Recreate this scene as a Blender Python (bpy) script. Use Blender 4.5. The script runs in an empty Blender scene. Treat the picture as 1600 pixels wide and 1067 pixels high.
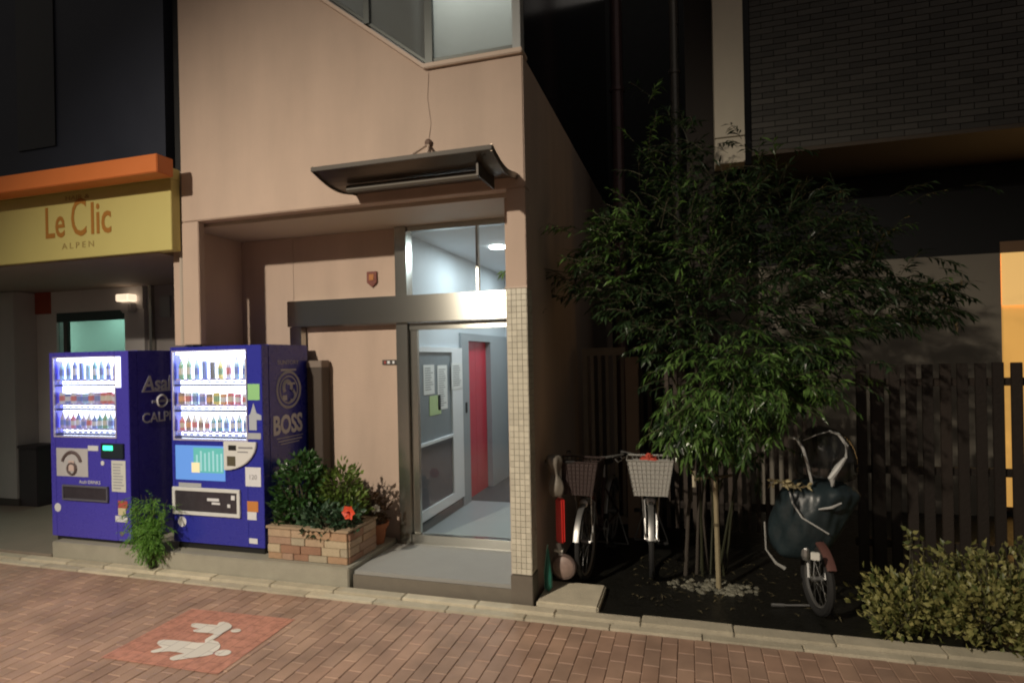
import bpy, bmesh, math, random
from mathutils import Vector, Matrix
random.seed(7)
scene = bpy.context.scene
COL = scene.collection
R = random.Random(11)

# ------------------------------------------------------------------ camera
YAW, ROLL, FPX = 0.28874665, -0.02011489, 930.02
cam_d = bpy.data.cameras.new('camera')
cam = bpy.data.objects.new('camera', cam_d); COL.objects.link(cam)
cy, sy, cr, sr = math.cos(YAW), math.sin(YAW), math.cos(ROLL), math.sin(ROLL)
fw = Vector((-sy, cy, 0)); r0 = Vector((cy, sy, 0)); u0 = r0.cross(fw)
rt = cr*r0 + sr*u0; up = -sr*r0 + cr*u0
CAMP = Vector((0, 0, 1.85))
cam.matrix_world = Matrix(((rt.x, up.x, -fw.x, CAMP.x), (rt.y, up.y, -fw.y, CAMP.y), (rt.z, up.z, -fw.z, CAMP.z), (0, 0, 0, 1)))
cam_d.sensor_width = 36; cam_d.lens = FPX/1600*36
cam_d.shift_y = 26.15/1600
cam_d.clip_start = 0.05; cam_d.clip_end = 400
cam_d.dof.use_dof = True; cam_d.dof.focus_distance = 4.9; cam_d.dof.aperture_fstop = 7.0
scene.camera = cam

# ------------------------------------------------------------------ world: night sky, city glow
world = bpy.data.worlds.new('World'); scene.world = world; world.use_nodes = True
wn = world.node_tree; wn.nodes.clear()
wo = wn.nodes.new('ShaderNodeOutputWorld'); bg = wn.nodes.new('ShaderNodeBackground')
sky = wn.nodes.new('ShaderNodeTexSky'); sky.sky_type = 'NISHITA'; sky.sun_disc = False
sky.sun_elevation = math.radians(-5); sky.sun_rotation = math.radians(200)
mix = wn.nodes.new('ShaderNodeMixRGB'); mix.blend_type = 'ADD'; mix.inputs[0].default_value = 1
mix.inputs[2].default_value = (0.40, 0.36, 0.32, 1)
wn.links.new(sky.outputs[0], mix.inputs[1]); wn.links.new(mix.outputs[0], bg.inputs[0])
bg.inputs[1].default_value = 0.22
wn.links.new(bg.outputs[0], wo.inputs[0])
vs = scene.view_settings
scene.display_settings.display_device = 'sRGB'
vs.view_transform = 'Standard'; vs.look = 'None'; vs.exposure = 0; vs.gamma = 1; vs.use_curve_mapping = False
try:
    scene.cycles.sample_clamp_indirect = 3.0
    scene.cycles.filter_width = 2.0
    scene.cycles.max_bounces = 8
except Exception: pass

# ------------------------------------------------------------------ materials
def nodes(m):
    m.use_nodes = True; nt = m.node_tree
    return nt, nt.nodes['Principled BSDF']
_m = {}
def mat(name, col, rough=.6, metal=0, var=0, vscale=6, bump=0, bscale=60, spec=.5, island=0, aniso=0, coat=0, stain=0, sscale=1.2, objrand=0):
    """plain surface + colour variation (noise), bump, optional per-piece variation"""
    if name in _m: return _m[name]
    m = bpy.data.materials.new(name); nt, b = nodes(m); N = nt.nodes; L = nt.links
    b.inputs['Roughness'].default_value = rough; b.inputs['Metallic'].default_value = metal
    b.inputs['Specular IOR Level'].default_value = spec
    if aniso: b.inputs['Anisotropic'].default_value = aniso
    if coat: b.inputs['Coat Weight'].default_value = coat
    tc = N.new('ShaderNodeTexCoord')
    cur = None
    rgb = N.new('ShaderNodeRGB'); rgb.outputs[0].default_value = (*col, 1); cur = rgb.outputs[0]
    def vary(fac_out, amt, cur):
        mr = N.new('ShaderNodeMapRange'); mr.inputs['To Min'].default_value = 1-amt; mr.inputs['To Max'].default_value = 1+amt
        L.new(fac_out, mr.inputs['Value'])
        mx = N.new('ShaderNodeMixRGB'); mx.blend_type = 'MULTIPLY'; mx.inputs[0].default_value = 1
        L.new(cur, mx.inputs[1]); L.new(mr.outputs[0], mx.inputs[2]); return mx.outputs[0]
    if var:
        n = N.new('ShaderNodeTexNoise'); n.inputs['Scale'].default_value = vscale; n.inputs['Detail'].default_value = 6
        n.inputs['Roughness'].default_value = .65
        L.new(tc.outputs['Object'], n.inputs['Vector']); cur = vary(n.outputs['Fac'], var, cur)
        rr = N.new('ShaderNodeMapRange'); rr.inputs['To Min'].default_value = max(.03, rough-.12); rr.inputs['To Max'].default_value = min(1, rough+.12)
        L.new(n.outputs['Fac'], rr.inputs['Value']); L.new(rr.outputs[0], b.inputs['Roughness'])
    if stain:
        n = N.new('ShaderNodeTexNoise'); n.inputs['Scale'].default_value = sscale; n.inputs['Detail'].default_value = 8
        mp = N.new('ShaderNodeMapping'); mp.inputs['Scale'].default_value = (3, 3, .5)
        L.new(tc.outputs['Object'], mp.inputs[0]); L.new(mp.outputs[0], n.inputs['Vector']); cur = vary(n.outputs['Fac'], stain, cur)
    if island:
        g = N.new('ShaderNodeNewGeometry'); cur = vary(g.outputs['Random Per Island'], island, cur)
    if objrand:
        g = N.new('ShaderNodeObjectInfo'); cur = vary(g.outputs['Random'], objrand, cur)
    L.new(cur, b.inputs['Base Color'])
    if bump:
        n = N.new('ShaderNodeTexNoise'); n.inputs['Scale'].default_value = bscale; n.inputs['Detail'].default_value = 4
        L.new(tc.outputs['Object'], n.inputs['Vector'])
        bp = N.new('ShaderNodeBump'); bp.inputs['Strength'].default_value = bump; bp.inputs['Distance'].default_value = .01
        L.new(n.outputs['Fac'], bp.inputs['Height']); L.new(bp.outputs[0], b.inputs['Normal'])
    _m[name] = m; return m
def emat(name, col, strength, base=None):
    if name in _m: return _m[name]
    m = bpy.data.materials.new(name); nt, b = nodes(m)
    b.inputs['Base Color'].default_value = (*(base or col), 1)
    b.inputs['Emission Color'].default_value = (*col, 1); b.inputs['Emission Strength'].default_value = strength
    _m[name] = m; return m
def glassmat(name, tint=(1, 1, 1), gloss=.08, rough=.02, diffuse=0, dcol=(.5, .5, .5)):
    if name in _m: return _m[name]
    m = bpy.data.materials.new(name); m.use_nodes = True; nt = m.node_tree; N = nt.nodes; L = nt.links; N.clear()
    o = N.new('ShaderNodeOutputMaterial'); t = N.new('ShaderNodeBsdfTransparent'); t.inputs[0].default_value = (*tint, 1)
    g = N.new('ShaderNodeBsdfGlossy'); g.inputs['Roughness'].default_value = rough
    fr = N.new('ShaderNodeLayerWeight'); fr.inputs[0].default_value = .5
    pw = N.new('ShaderNodeMath'); pw.operation = 'POWER'; pw.inputs[1].default_value = 4; L.new(fr.outputs['Facing'], pw.inputs[0])
    ad = N.new('ShaderNodeMath'); ad.operation = 'MULTIPLY_ADD'; ad.inputs[1].default_value = .8; ad.inputs[2].default_value = gloss*.7; L.new(pw.outputs[0], ad.inputs[0])
    mx = N.new('ShaderNodeMixShader'); L.new(ad.outputs[0], mx.inputs[0]); L.new(t.outputs[0], mx.inputs[1]); L.new(g.outputs[0], mx.inputs[2])
    last = mx
    if diffuse:
        d = N.new('ShaderNodeBsdfTranslucent'); d.inputs[0].default_value = (*dcol, 1)
        d2 = N.new('ShaderNodeBsdfDiffuse'); d2.inputs[0].default_value = (*dcol, 1)
        m0 = N.new('ShaderNodeMixShader'); m0.inputs[0].default_value = .22; L.new(d.outputs[0], m0.inputs[1]); L.new(d2.outputs[0], m0.inputs[2])
        m2 = N.new('ShaderNodeMixShader'); m2.inputs[0].default_value = diffuse
        L.new(mx.outputs[0], m2.inputs[1]); L.new(m0.outputs[0], m2.inputs[2]); last = m2
    L.new(last.outputs[0], o.inputs[0]); _m[name] = m; return m
def leafmat(name, col, col2, rough=.35, trans=.35):
    if name in _m: return _m[name]
    m = bpy.data.materials.new(name); nt, b = nodes(m); N = nt.nodes; L = nt.links
    g = N.new('ShaderNodeNewGeometry'); cr_ = N.new('ShaderNodeValToRGB')
    cr_.color_ramp.elements[0].color = (*col, 1); cr_.color_ramp.elements[1].color = (*col2, 1)
    L.new(g.outputs['Random Per Island'], cr_.inputs[0]); L.new(cr_.outputs[0], b.inputs['Base Color'])
    b.inputs['Roughness'].default_value = rough
    t = N.new('ShaderNodeBsdfTranslucent'); L.new(cr_.outputs[0], t.inputs[0])
    mx = N.new('ShaderNodeMixShader'); mx.inputs[0].default_value = trans
    o = [n for n in N if n.type == 'OUTPUT_MATERIAL'][0]
    L.new(b.outputs[0], mx.inputs[1]); L.new(t.outputs[0], mx.inputs[2]); L.new(mx.outputs[0], o.inputs[0])
    _m[name] = m; return m

M_fac = mat('pink_stucco', (.50, .385, .31), .85, var=.08, vscale=3, bump=.45, bscale=160, stain=.17, sscale=1.3)
M_trim = mat('pale_trim', (.55, .44, .36), .7, var=.1)
M_conc = mat('grey_concrete', (.33, .315, .255), .85, var=.22, vscale=5, bump=.4, bscale=90, stain=.12)
M_step = mat('entry_concrete', (.30, .30, .285), .7, var=.12, vscale=7, bump=.2, bscale=120)
M_riser = mat('dark_riser', (.17, .15, .12), .8, var=.2, vscale=9, bump=.3, bscale=90)
M_kerb = mat('kerb_concrete', (.52, .47, .36), .9, var=.28, vscale=8, bump=.5, bscale=80, objrand=.15)
M_steel = mat('brushed_steel', (.48, .48, .44), .24, metal=1, aniso=.9)
_m['brushed_steel'].node_tree.nodes['Principled BSDF'].inputs['Anisotropic Rotation'].default_value = .25
M_brick = None
M_white = mat('white_paint', (.72, .74, .76), .5, var=.04)
M_greyp = mat('grey_paint', (.30, .33, .35), .5, var=.06)
M_black = mat('black_plastic', (.012, .012, .013), .5, var=.1)
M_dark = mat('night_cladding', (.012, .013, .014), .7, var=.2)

# ------------------------------------------------------------------ mesh helpers
class MB:
    def __init__(s): s.v = []; s.f = []
    def box(s, x0, x1, y0, y1, z0, z1):
        n = len(s.v)
        s.v += [(x0, y0, z0), (x1, y0, z0), (x1, y1, z0), (x0, y1, z0), (x0, y0, z1), (x1, y0, z1), (x1, y1, z1), (x0, y1, z1)]
        s.f += [tuple(n+i for i in q) for q in ((3, 2, 1, 0), (4, 5, 6, 7), (0, 1, 5, 4), (1, 2, 6, 5), (2, 3, 7, 6), (3, 0, 4, 7))]
        return s
    def prism(s, pts, axis, a, b):
        """closed polygon (2D) extruded along axis from a to b"""
        n = len(s.v); k = len(pts)
        def P(p, t):
            if axis == 'y': return (p[0], t, p[1])
            if axis == 'x': return (t, p[0], p[1])
            return (p[0], p[1], t)
        s.v += [P(p, a) for p in pts] + [P(p, b) for p in pts]
        s.f += [tuple(range(n, n+k)), tuple(range(n+2*k-1, n+k-1, -1))]
        s.f += [(n+i, n+k+i, n+k+(i+1) % k, n+(i+1) % k) for i in range(k)]
        return s
    def tube(s, pts, r, seg=6, cap=True):
        pts = [Vector(p) for p in pts]; n0 = len(s.v); m = len(pts)
        rr = r if isinstance(r, (list, tuple)) else [r]*m
        ref = Vector((0.13, 0.27, 1)).normalized()
        for i, p in enumerate(pts):
            d = (pts[min(i+1, m-1)]-pts[max(i-1, 0)]).normalized()
            a = d.cross(ref)
            if a.length < .05: a = d.cross(Vector((1, 0, 0)))
            a.normalize(); b = d.cross(a)
            for j in range(seg):
                t = 2*math.pi*j/seg
                s.v.append(tuple(p+(a*math.cos(t)+b*math.sin(t))*rr[i]))
        for i in range(m-1):
            for j in range(seg):
                a_ = n0+i*seg+j; b_ = n0+i*seg+(j+1) % seg
                s.f.append((a_, b_, b_+seg, a_+seg))
        if cap:
            s.f.append(tuple(n0+j for j in range(seg))[::-1]); s.f.append(tuple(n0+(m-1)*seg+j for j in range(seg)))
        return s
    def ring(s, c, R_, r, axis='x', seg=28, sub=6, a0=0, a1=2*math.pi, flat=1.0):
        full = abs(a1-a0-2*math.pi) < 1e-6; n0 = len(s.v); k = seg if full else seg+1
        for i in range(k):
            t = a0+(a1-a0)*i/seg
            for j in range(sub):
                q = 2*math.pi*j/sub; rad = R_+r*math.cos(q)*flat; off = r*math.sin(q)
                u, w = rad*math.cos(t), rad*math.sin(t)
                s.v.append({'x': (c[0]+off, c[1]+u, c[2]+w), 'y': (c[0]+u, c[1]+off, c[2]+w), 'z': (c[0]+u, c[1]+w, c[2]+off)}[axis])
        for i in range(seg):
            for j in range(sub):
                a_ = n0+i*sub+j; b_ = n0+i*sub+(j+1) % sub; i2 = (i+1) % k
                s.f.append((a_, b_, n0+i2*sub+(j+1) % sub, n0+i2*sub+j))
        return s
    def lathe(s, c, prof, seg=12, axis='z'):
        n0 = len(s.v)
        for (r, h) in prof:
            for j in range(seg):
                t = 2*math.pi*j/seg
                x, y = r*math.cos(t), r*math.sin(t)
                s.v.append({'z': (c[0]+x, c[1]+y, c[2]+h), 'y': (c[0]+x, c[1]+h, c[2]+y), 'x': (c[0]+h, c[1]+x, c[2]+y)}[axis])
        for i in range(len(prof)-1):
            for j in range(seg):
                a_ = n0+i*seg+j; b_ = n0+i*seg+(j+1) % seg
                s.f.append((a_, b_, b_+seg, a_+seg))
        s.f.append(tuple(n0+j for j in range(seg))[::-1]); s.f.append(tuple(n0+(len(prof)-1)*seg+j for j in range(seg)))
        return s
    def poly(s, pts):
        n = len(s.v); s.v += [tuple(p) for p in pts]; s.f.append(tuple(range(n, n+len(pts)))); return s
    def build(s, name, m, parent=None, bevel=0, smooth=False, recalc=True, loc=None):
        me = bpy.data.meshes.new(name); me.from_pydata(s.v, [], s.f); me.materials.append(m)
        if recalc or bevel:
            bm = bmesh.new(); bm.from_mesh(me)
            if recalc: bmesh.ops.recalc_face_normals(bm, faces=bm.faces)
            if bevel:
                es = [e for e in bm.edges if len(e.link_faces) == 2 and e.calc_face_angle(0) > .6]
                bmesh.ops.bevel(bm, geom=es, offset=bevel, segments=2, affect='EDGES', clamp_overlap=True)
            bm.to_mesh(me); bm.free()
        if smooth:
            me.polygons.foreach_set('use_smooth', [True]*len(me.polygons))
            try: me.set_sharp_from_angle(angle=math.radians(40))
            except Exception: pass
        o = bpy.data.objects.new(name, me); COL.objects.link(o)
        if parent: o.parent = parent
        if loc: o.location = loc
        return o
def box(name, m, parent, x0, x1, y0, y1, z0, z1, bevel=0):
    return MB().box(x0, x1, y0, y1, z0, z1).build(name, m, parent, bevel)
def tag(o, label=None, cat=None, group=None, kind=None):
    if label: o['label'] = label
    if cat: o['category'] = cat
    if group: o['group'] = group
    if kind: o['kind'] = kind
    return o
def thing(name, label, cat, loc=(0, 0, 0), rz=0, group=None):
    o = bpy.data.objects.new(name, None); COL.objects.link(o); o.location = loc; o.rotation_euler = (0, 0, rz)
    o.empty_display_size = .1
    return tag(o, label, cat, group)
def inst(o, parent, loc, name=None, rot=None, scale=None):
    c = o.copy(); COL.objects.link(c); c.parent = parent; c.location = loc
    if rot: c.rotation_euler = rot
    if scale: c.scale = scale
    return c
def text(name, s, size, m, parent, loc, rot=(math.pi/2, 0, 0), sx=1, extrude=.001, align='CENTER', bold=0, shear=0):
    cu = bpy.data.curves.new(name, 'FONT'); cu.body = s; cu.size = size; cu.extrude = extrude; cu.align_x = align; cu.offset = bold; cu.shear = shear
    cu.resolution_u = 3
    t = bpy.data.objects.new('tmp_text', cu); COL.objects.link(t)
    dg = bpy.context.evaluated_depsgraph_get(); me = bpy.data.meshes.new_from_object(t.evaluated_get(dg))
    bpy.data.objects.remove(t); me.materials.clear(); me.materials.append(m)
    o = bpy.data.objects.new(name, me); COL.objects.link(o); o.parent = parent; o.location = loc; o.rotation_euler = rot; o.scale = (sx, 1, 1)
    return o

# ------------------------------------------------------------------ street lamp (stands behind the camera, gives the light of the picture)
LP = Vector((-4.8, -3.6, 6.0))
lamp = thing('street_lamp', 'tall grey street lamp on the far side of the brick pavement', 'street lamp', (LP.x-1.6, LP.y-.3, -.075))
MG = mat('lamp_grey', (.2, .2, .2), .4, metal=.6)
MB().lathe((0, 0, 0), [(.12, 0), (.12, .3), (.07, .35), (.045, 6.2)], 12).build('pole', MG, lamp, smooth=True)
MB().tube([(0, 0, 6.1), (.5, .1, 6.3), (1.3, .25, 6.32)], .03, 8).build('arm', MG, lamp)
MB().box(1.25, 1.95, .18, .42, 6.24, 6.36).build('lamp_head', MG, lamp, .02)
MB().box(1.3, 1.9, .2, .4, 6.225, 6.238).build('lens', emat('lamp_lens', (1, .82, .6), 6), lamp)
ld = bpy.data.lights.new('street_light', 'SPOT'); ld.energy = 3500; ld.color = (1, .87, .70); ld.spot_size = math.radians(76); ld.spot_blend = 1.0
ld.shadow_soft_size = .13
lo = bpy.data.objects.new('street_light', ld); COL.objects.link(lo); lo.location = (LP.x, LP.y, LP.z)
aim = Vector((-2.5, 3.3, .1)) - LP
lo.rotation_euler = aim.to_track_quat('-Z', 'Y').to_euler()

# ------------------------------------------------------------------ ground
gm = mat('asphalt', (.05, .05, .05), .85, var=.2, vscale=20, bump=.3)
MB().box(-80, 80, -60, 80, -.3, -.075).build('ground', gm)['kind'] = 'structure'
paving = bpy.data.objects.new('pavement', None); COL.objects.link(paving); paving['kind'] = 'structure'
box('mortar_bed', mat('joint_sand', (.30, .21, .16), .95, var=.3, vscale=40), paving, -12, 6, -2.2, 4.035, -.07, -.0065)['kind'] = 'stuff'

def proj(p):
    v = Vector(p)-CAMP; d = v.dot(fw)
    if d <= .1: return None
    return 800+FPX*v.dot(rt)/d, 559.65-FPX*v.dot(up)/d, d
BW, BL = .100, .200
def brick_mb(mb, x, y, w, l, dz=0, tilt=0):
    n = len(mb.v); g = .0016; b = .004; z0 = -.06; z1 = -.004+dz; z2 = 0+dz
    for (e, z) in ((g, z0), (g, z1), (g+b, z2)):
        mb.v += [(x-w/2+e, y-l/2+e, z), (x+w/2-e, y-l/2+e, z+tilt*w), (x+w/2-e, y+l/2-e, z+tilt*w), (x-w/2+e, y+l/2-e, z)]
    for k in (0, 4):
        for i in range(4): mb.f.append((n+k+i, n+k+(i+1) % 4, n+k+4+(i+1) % 4, n+k+4+i))
    mb.f.append((n+8, n+9, n+10, n+11))
def brickmat(name, obj):
    m = bpy.data.materials.new(name); nt, b = nodes(m); N = nt.nodes; L = nt.links
    if obj: rnd = N.new('ShaderNodeObjectInfo').outputs['Random']
    else: rnd = N.new('ShaderNodeNewGeometry').outputs['Random Per Island']
    rp = N.new('ShaderNodeValToRGB'); e = rp.color_ramp.elements
    e[0].position = 0; e[0].color = (.335, .215, .16, 1); e[1].position = 1; e[1].color = (.42, .275, .20, 1)
    for p, c in ((.3, (.385, .245, .178, 1)), (.55, (.355, .235, .175, 1)), (.8, (.40, .26, .188, 1))):
        q = e.new(p); q.color = c
    L.new(rnd, rp.inputs[0])
    tc = N.new('ShaderNodeNewGeometry'); n = N.new('ShaderNodeTexNoise'); n.inputs['Scale'].default_value = 3.0; n.inputs['Detail'].default_value = 8
    L.new(tc.outputs['Position'], n.inputs['Vector'])
    mr = N.new('ShaderNodeMapRange'); mr.inputs['From Min'].default_value = .3; mr.inputs['From Max'].default_value = .7; mr.inputs['To Min'].default_value = .72; mr.inputs['To Max'].default_value = 1.22
    L.new(n.outputs['Fac'], mr.inputs['Value'])
    mx = N.new('ShaderNodeMixRGB'); mx.blend_type = 'MULTIPLY'; mx.inputs[0].default_value = 1
    L.new(rp.outputs[0], mx.inputs[1]); L.new(mr.outputs[0], mx.inputs[2]); L.new(mx.outputs[0], b.inputs['Base Color'])
    b.inputs['Roughness'].default_value = .62
    n2 = N.new('ShaderNodeTexNoise'); n2.inputs['Scale'].default_value = 120; L.new(tc.outputs['Position'], n2.inputs['Vector'])
    bp = N.new('ShaderNodeBump'); bp.inputs['Strength'].default_value = .35; bp.inputs['Distance'].default_value = .004
    L.new(n2.outputs['Fac'], bp.inputs['Height']); L.new(bp.outputs[0], b.inputs['Normal'])
    return m
MBO, MBI = brickmat('brick_single', True), brickmat('brick_joined', False)
bricks = []
nx0, nx1 = int(-10/BW), int(4/BW)
for i in range(nx0, nx1):
    x = i*BW+BW/2; off = (i % 2)*BL/2
    y = 4.035-BL/2+off-BL*.5
    first = True
    # top filler brick so the course ends flush with the kerb
    topend = y+BL/2
    if topend < 4.03: bricks.append((x, (topend+4.035)/2, BW, 4.035-topend))
    elif topend > 4.04: y -= 0
    while y > .6:
        bricks.append((x, y, BW, BL)); y -= BL
def bsize(b):
    p = proj((b[0], b[1], 0))
    if not p or not (-15 < p[0] < 1615 and -10 < p[1] < 1080): return 0
    return b[3]/p[2]**2.5
bricks.sort(key=bsize, reverse=True)
variants = []
for k in range(3):
    mb = MB(); brick_mb(mb, 0, 0, BW, BL, tilt=(k-1)*.006)
    me = bpy.data.meshes.new('brick'); me.from_pydata(mb.v, [], mb.f); me.materials.append(MBO); variants.append(me)
rest = MB()
for k, b in enumerate(bricks):
    dz = R.uniform(-.0015, .0012)
    if k < 298 and b[3] == BL:
        o = bpy.data.objects.new('brick', variants[R.randrange(3)]); COL.objects.link(o); o.parent = paving; o.location = (b[0], b[1], dz)
    else: brick_mb(rest, b[0], b[1], b[2], b[3], dz, R.uniform(-.008, .008))
rest.build('brick_paving', MBI, paving, recalc=False)['kind'] = 'stuff'

# painted sign on the bricks: red panel with the two white walking figures
def grid_poly(name, pts, z, m, parent):
    me = bpy.data.meshes.new(name); bm = bmesh.new()
    f = bm.faces.new([bm.verts.new((p[0], p[1], z)) for p in pts]); 
    if f.normal.z < 0: pass
    bm.normal_update()
    if f.normal.z < 0: f.normal_flip()
    bmesh.ops.triangulate(bm, faces=bm.faces)
    bm.to_mesh(me); bm.free(); me.materials.append(m)
    o = bpy.data.objects.new(name, me); COL.objects.link(o); o.parent = parent; return o
def paintmat(name, col, wear=.35):
    """worn paint: transparent where the brick shows through"""
    m = bpy.data.materials.new(name); nt, b = nodes(m); N = nt.nodes; L = nt.links
    g = N.new('ShaderNodeNewGeometry'); n = N.new('ShaderNodeTexNoise'); n.inputs['Scale'].default_value = 14; n.inputs['Detail'].default_value = 10; n.inputs['Roughness'].default_value = .75
    L.new(g.outputs['Position'], n.inputs['Vector'])
    mr = N.new('ShaderNodeMapRange'); mr.inputs['From Min'].default_value = wear; mr.inputs['From Max'].default_value = wear+.15
    mr.inputs['To Min'].default_value = .74
    L.new(n.outputs['Fac'], mr.inputs['Value'])
    # joints between the bricks show through the paint
    bt = N.new('ShaderNodeTexBrick'); mp = N.new('ShaderNodeMapping'); mp.inputs['Rotation'].default_value = (0, 0, math.pi/2)
    L.new(g.outputs['Position'], mp.inputs[0]); L.new(mp.outputs[0], bt.inputs[0])
    bt.inputs['Scale'].default_value = 1; bt.inputs['Brick Width'].default_value = BL; bt.inputs['Row Height'].default_value = BW; bt.inputs['Mortar Size'].default_value = .0022
    bt.inputs['Color1'].default_value = (1, 1, 1, 1); bt.inputs['Color2'].default_value = (.85, .85, .85, 1); bt.inputs['Mortar'].default_value = (.35, .3, .3, 1)
    mx = N.new('ShaderNodeMixRGB'); mx.blend_type = 'MULTIPLY'; mx.inputs[0].default_value = .8; mx.inputs[1].default_value = (*col, 1)
    L.new(bt.outputs[0], mx.inputs[2]); L.new(mx.outputs[0], b.inputs['Base Color'])
    L.new(mr.outputs[0], b.inputs['Alpha']); b.inputs['Roughness'].default_value = .65
    return m
panel = grid_poly('painted_panel', [(-3.62, 2.87), (-2.73, 2.89), (-2.755, 3.655), (-3.645, 3.62)], .0045, paintmat('red_road_paint', (.58, .27, .19), .40), paving)
adult = [(-3.359, 3.0), (-3.369, 3.018), (-3.351, 3.046), (-3.333, 3.068), (-3.373, 3.081), (-3.421, 3.105), (-3.44, 3.137), (-3.42, 3.159), (-3.345, 3.171), (-3.245, 3.177), (-3.162, 3.179), (-3.11, 3.191), (-3.142, 3.225), (-3.149, 3.248), (-3.111, 3.246), (-3.066, 3.231), (-3.03, 3.222), (-2.985, 3.191), (-2.958, 3.157), (-2.95, 3.124), (-2.955, 3.102), (-2.941, 3.079), (-2.959, 3.054), (-3.008, 3.021), (-3.058, 2.992), (-3.093, 2.967), (-3.125, 2.949), (-3.157, 2.955), (-3.173, 2.976), (-3.16, 3.008), (-3.126, 3.039), (-3.18, 3.042), (-3.249, 3.038), (-3.298, 3.016), (-3.328, 2.996)]
child = [(-3.4, 3.363), (-3.426, 3.402), (-3.405, 3.416), (-3.341, 3.419), (-3.268, 3.424), (-3.23, 3.425), (-3.25, 3.467), (-3.228, 3.483), (-3.177, 3.476), (-3.122, 3.448), (-3.094, 3.408), (-3.095, 3.374), (-3.097, 3.334), (-3.089, 3.285), (-3.088, 3.244), (-3.096, 3.219), (-3.128, 3.222), (-3.143, 3.234), (-3.144, 3.264), (-3.143, 3.297), (-3.152, 3.312), (-3.204, 3.311), (-3.26, 3.301), (-3.308, 3.3), (-3.338, 3.321), (-3.322, 3.337), (-3.307, 3.349), (-3.355, 3.353)]
wp = paintmat('white_road_paint', (.78, .74, .66), .20)
def disc(cx, cy, r, sx=1, n=14): return [(cx+r*sx*math.cos(2*math.pi*i/n), cy+r*math.sin(2*math.pi*i/n)) for i in range(n)]
a = grid_poly('walking_figure', adult, .0085, wp, panel); grid_poly('figure_head', disc(-2.889, 3.109, .040, 1.35), .0085, wp, panel)
c = grid_poly('walking_figure', child, .0105, wp, panel); grid_poly('figure_head', disc(-3.039, 3.391, .027, 1.4), .0085, wp, panel)
a['label'] = 'larger white walking figure'; c['label'] = 'smaller white walking figure'

# kerb of pale concrete stones
kerb = bpy.data.objects.new('kerb', None); COL.objects.link(kerb); kerb['kind'] = 'structure'
x = -11.8
while x < 6:
    l = R.choice((.6, .6, .6, .45)); dz = R.uniform(-.004, .004)
    y1 = 4.225 if x < -1.1 else 4.262
    yc = 4.035
    o = box('kerb_stone', M_kerb, kerb, x+.003, x+l-.003, yc+.002, yc+.085+R.uniform(-.004, .004), -.06, .012+dz, .004)
    o = box('kerb_stone', M_kerb, kerb, x+.003+.2, x+l-.003+.2, yc+.092, y1, -.06, .03+dz, .006)
    x += l
# shop forecourt, platform, entry step, dark lot
def st(o): o['kind'] = 'structure'; return o
st(box('shop_forecourt', mat('forecourt_concrete', (.24, .20, .16), .7, var=.2, vscale=4, bump=.2), None, -14, -5.93, 4.23, 7.2, -.06, .05))
st(box('concrete_platform', M_conc, None, -5.92, -2.672, 4.228, 5.08, -.06, .176, .008))
st(box('entrance_step', M_step, None, -2.655, -1.30, 4.285, 5.02, -.05, .145, .006))
st(box('step_riser', M_riser, None, -2.655, -1.302, 4.268, 4.284, -.05, .118, .002))
st(box('kerb_slab', M_kerb, None, -1.12, -.66, 4.266, 4.70, -.05, .05, .012))
st(box('garden_ground', mat('black_soil', (.012, .012, .010), .35, var=.5, vscale=9, bump=.9, bscale=25), None, -1.12, 12, 4.264, 7.9, -.06, .0))
st(box('alley_ground', mat('alley_concrete', (.03, .03, .028), .7, var=.3, vscale=5), None, -1.15, 12, 7.9, 13, -.06, .004))

# ------------------------------------------------------------------ pink apartment building
B = thing('apartment_building', 'narrow pink stucco apartment building with lit glass entrance behind the blue machines', 'building', (-2.7, 5, 0))
def bb(name, m, x0, x1, y0, y1, z0, z1, bevel=0, parent=None, **k):
    p = parent or B
    o = box(name, m, p, x0, x1, y0, y1, z0, z1, bevel)
    if p is B: o.location = (2.7, -5, 0)
    return o
def bl(mb, name, m, bevel=0, smooth=False):
    o = mb.build(name, m, B, bevel, smooth); o.location = (2.7, -5, 0); return o
# upper front wall with the stair window notch
bl(MB().prism([(-4.36, 3.13), (-1.15, 3.13), (-1.15, 4.12), (-1.93, 4.12), (-4.36, 6.0)], 'y', 4.30, 4.42), 'front_wall', M_fac, .008)
bl(MB().prism([(-1.145, 4.122), (-1.94, 4.122), (-4.36, 6.002), (-4.36, 6.04), (-1.945, 4.162), (-1.145, 4.162)], 'y', 4.265, 4.43), 'window_sill', M_trim, .006)
# side wall facing the alley, and the floor slab above the entrance
bb('side_wall', M_fac, -1.30, -1.152, 4.42, 9.5, 0, 4.12)
bb('side_glass', mat('dark_side_glass', (.008, .009, .012), .15), -1.25, -1.17, 4.45, 9.5, 4.125, 8.0)
bb('ceiling', mat('soffit_paint', (.52, .45, .36), .6, var=.06, bump=.2, bscale=150), -4.50, -1.305, 4.425, 5.22, 3.10, 3.24)
bb('back_wall', M_fac, -4.45, -3.784, 5.10, 5.22, 0, 3.098)
bb('back_wall', M_fac, -3.780, -2.624, 5.10, 5.22, 2.452, 3.098)
bb('infill_panel', M_fac, -3.648, -2.624, 5.115, 5.22, 0.1, 2.198)
bb('left_wall', M_fac, -4.55, -4.40, 4.392, 5.098, 2.03, 3.098)
bb('left_wall', M_fac, -4.55, -4.452, 5.03, 5.098, 0, 2.028)
bb('left_pier', M_fac, -4.364, -4.18, 4.306, 4.38, 2.03, 3.128, .005)
bb('right_pier', M_fac, -1.298, -1.152, 4.306, 4.418, 2.385, 3.128, .004)
bb('return_wall', M_fac, -1.36, -1.302, 4.45, 5.10, .15, 3.098)
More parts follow.
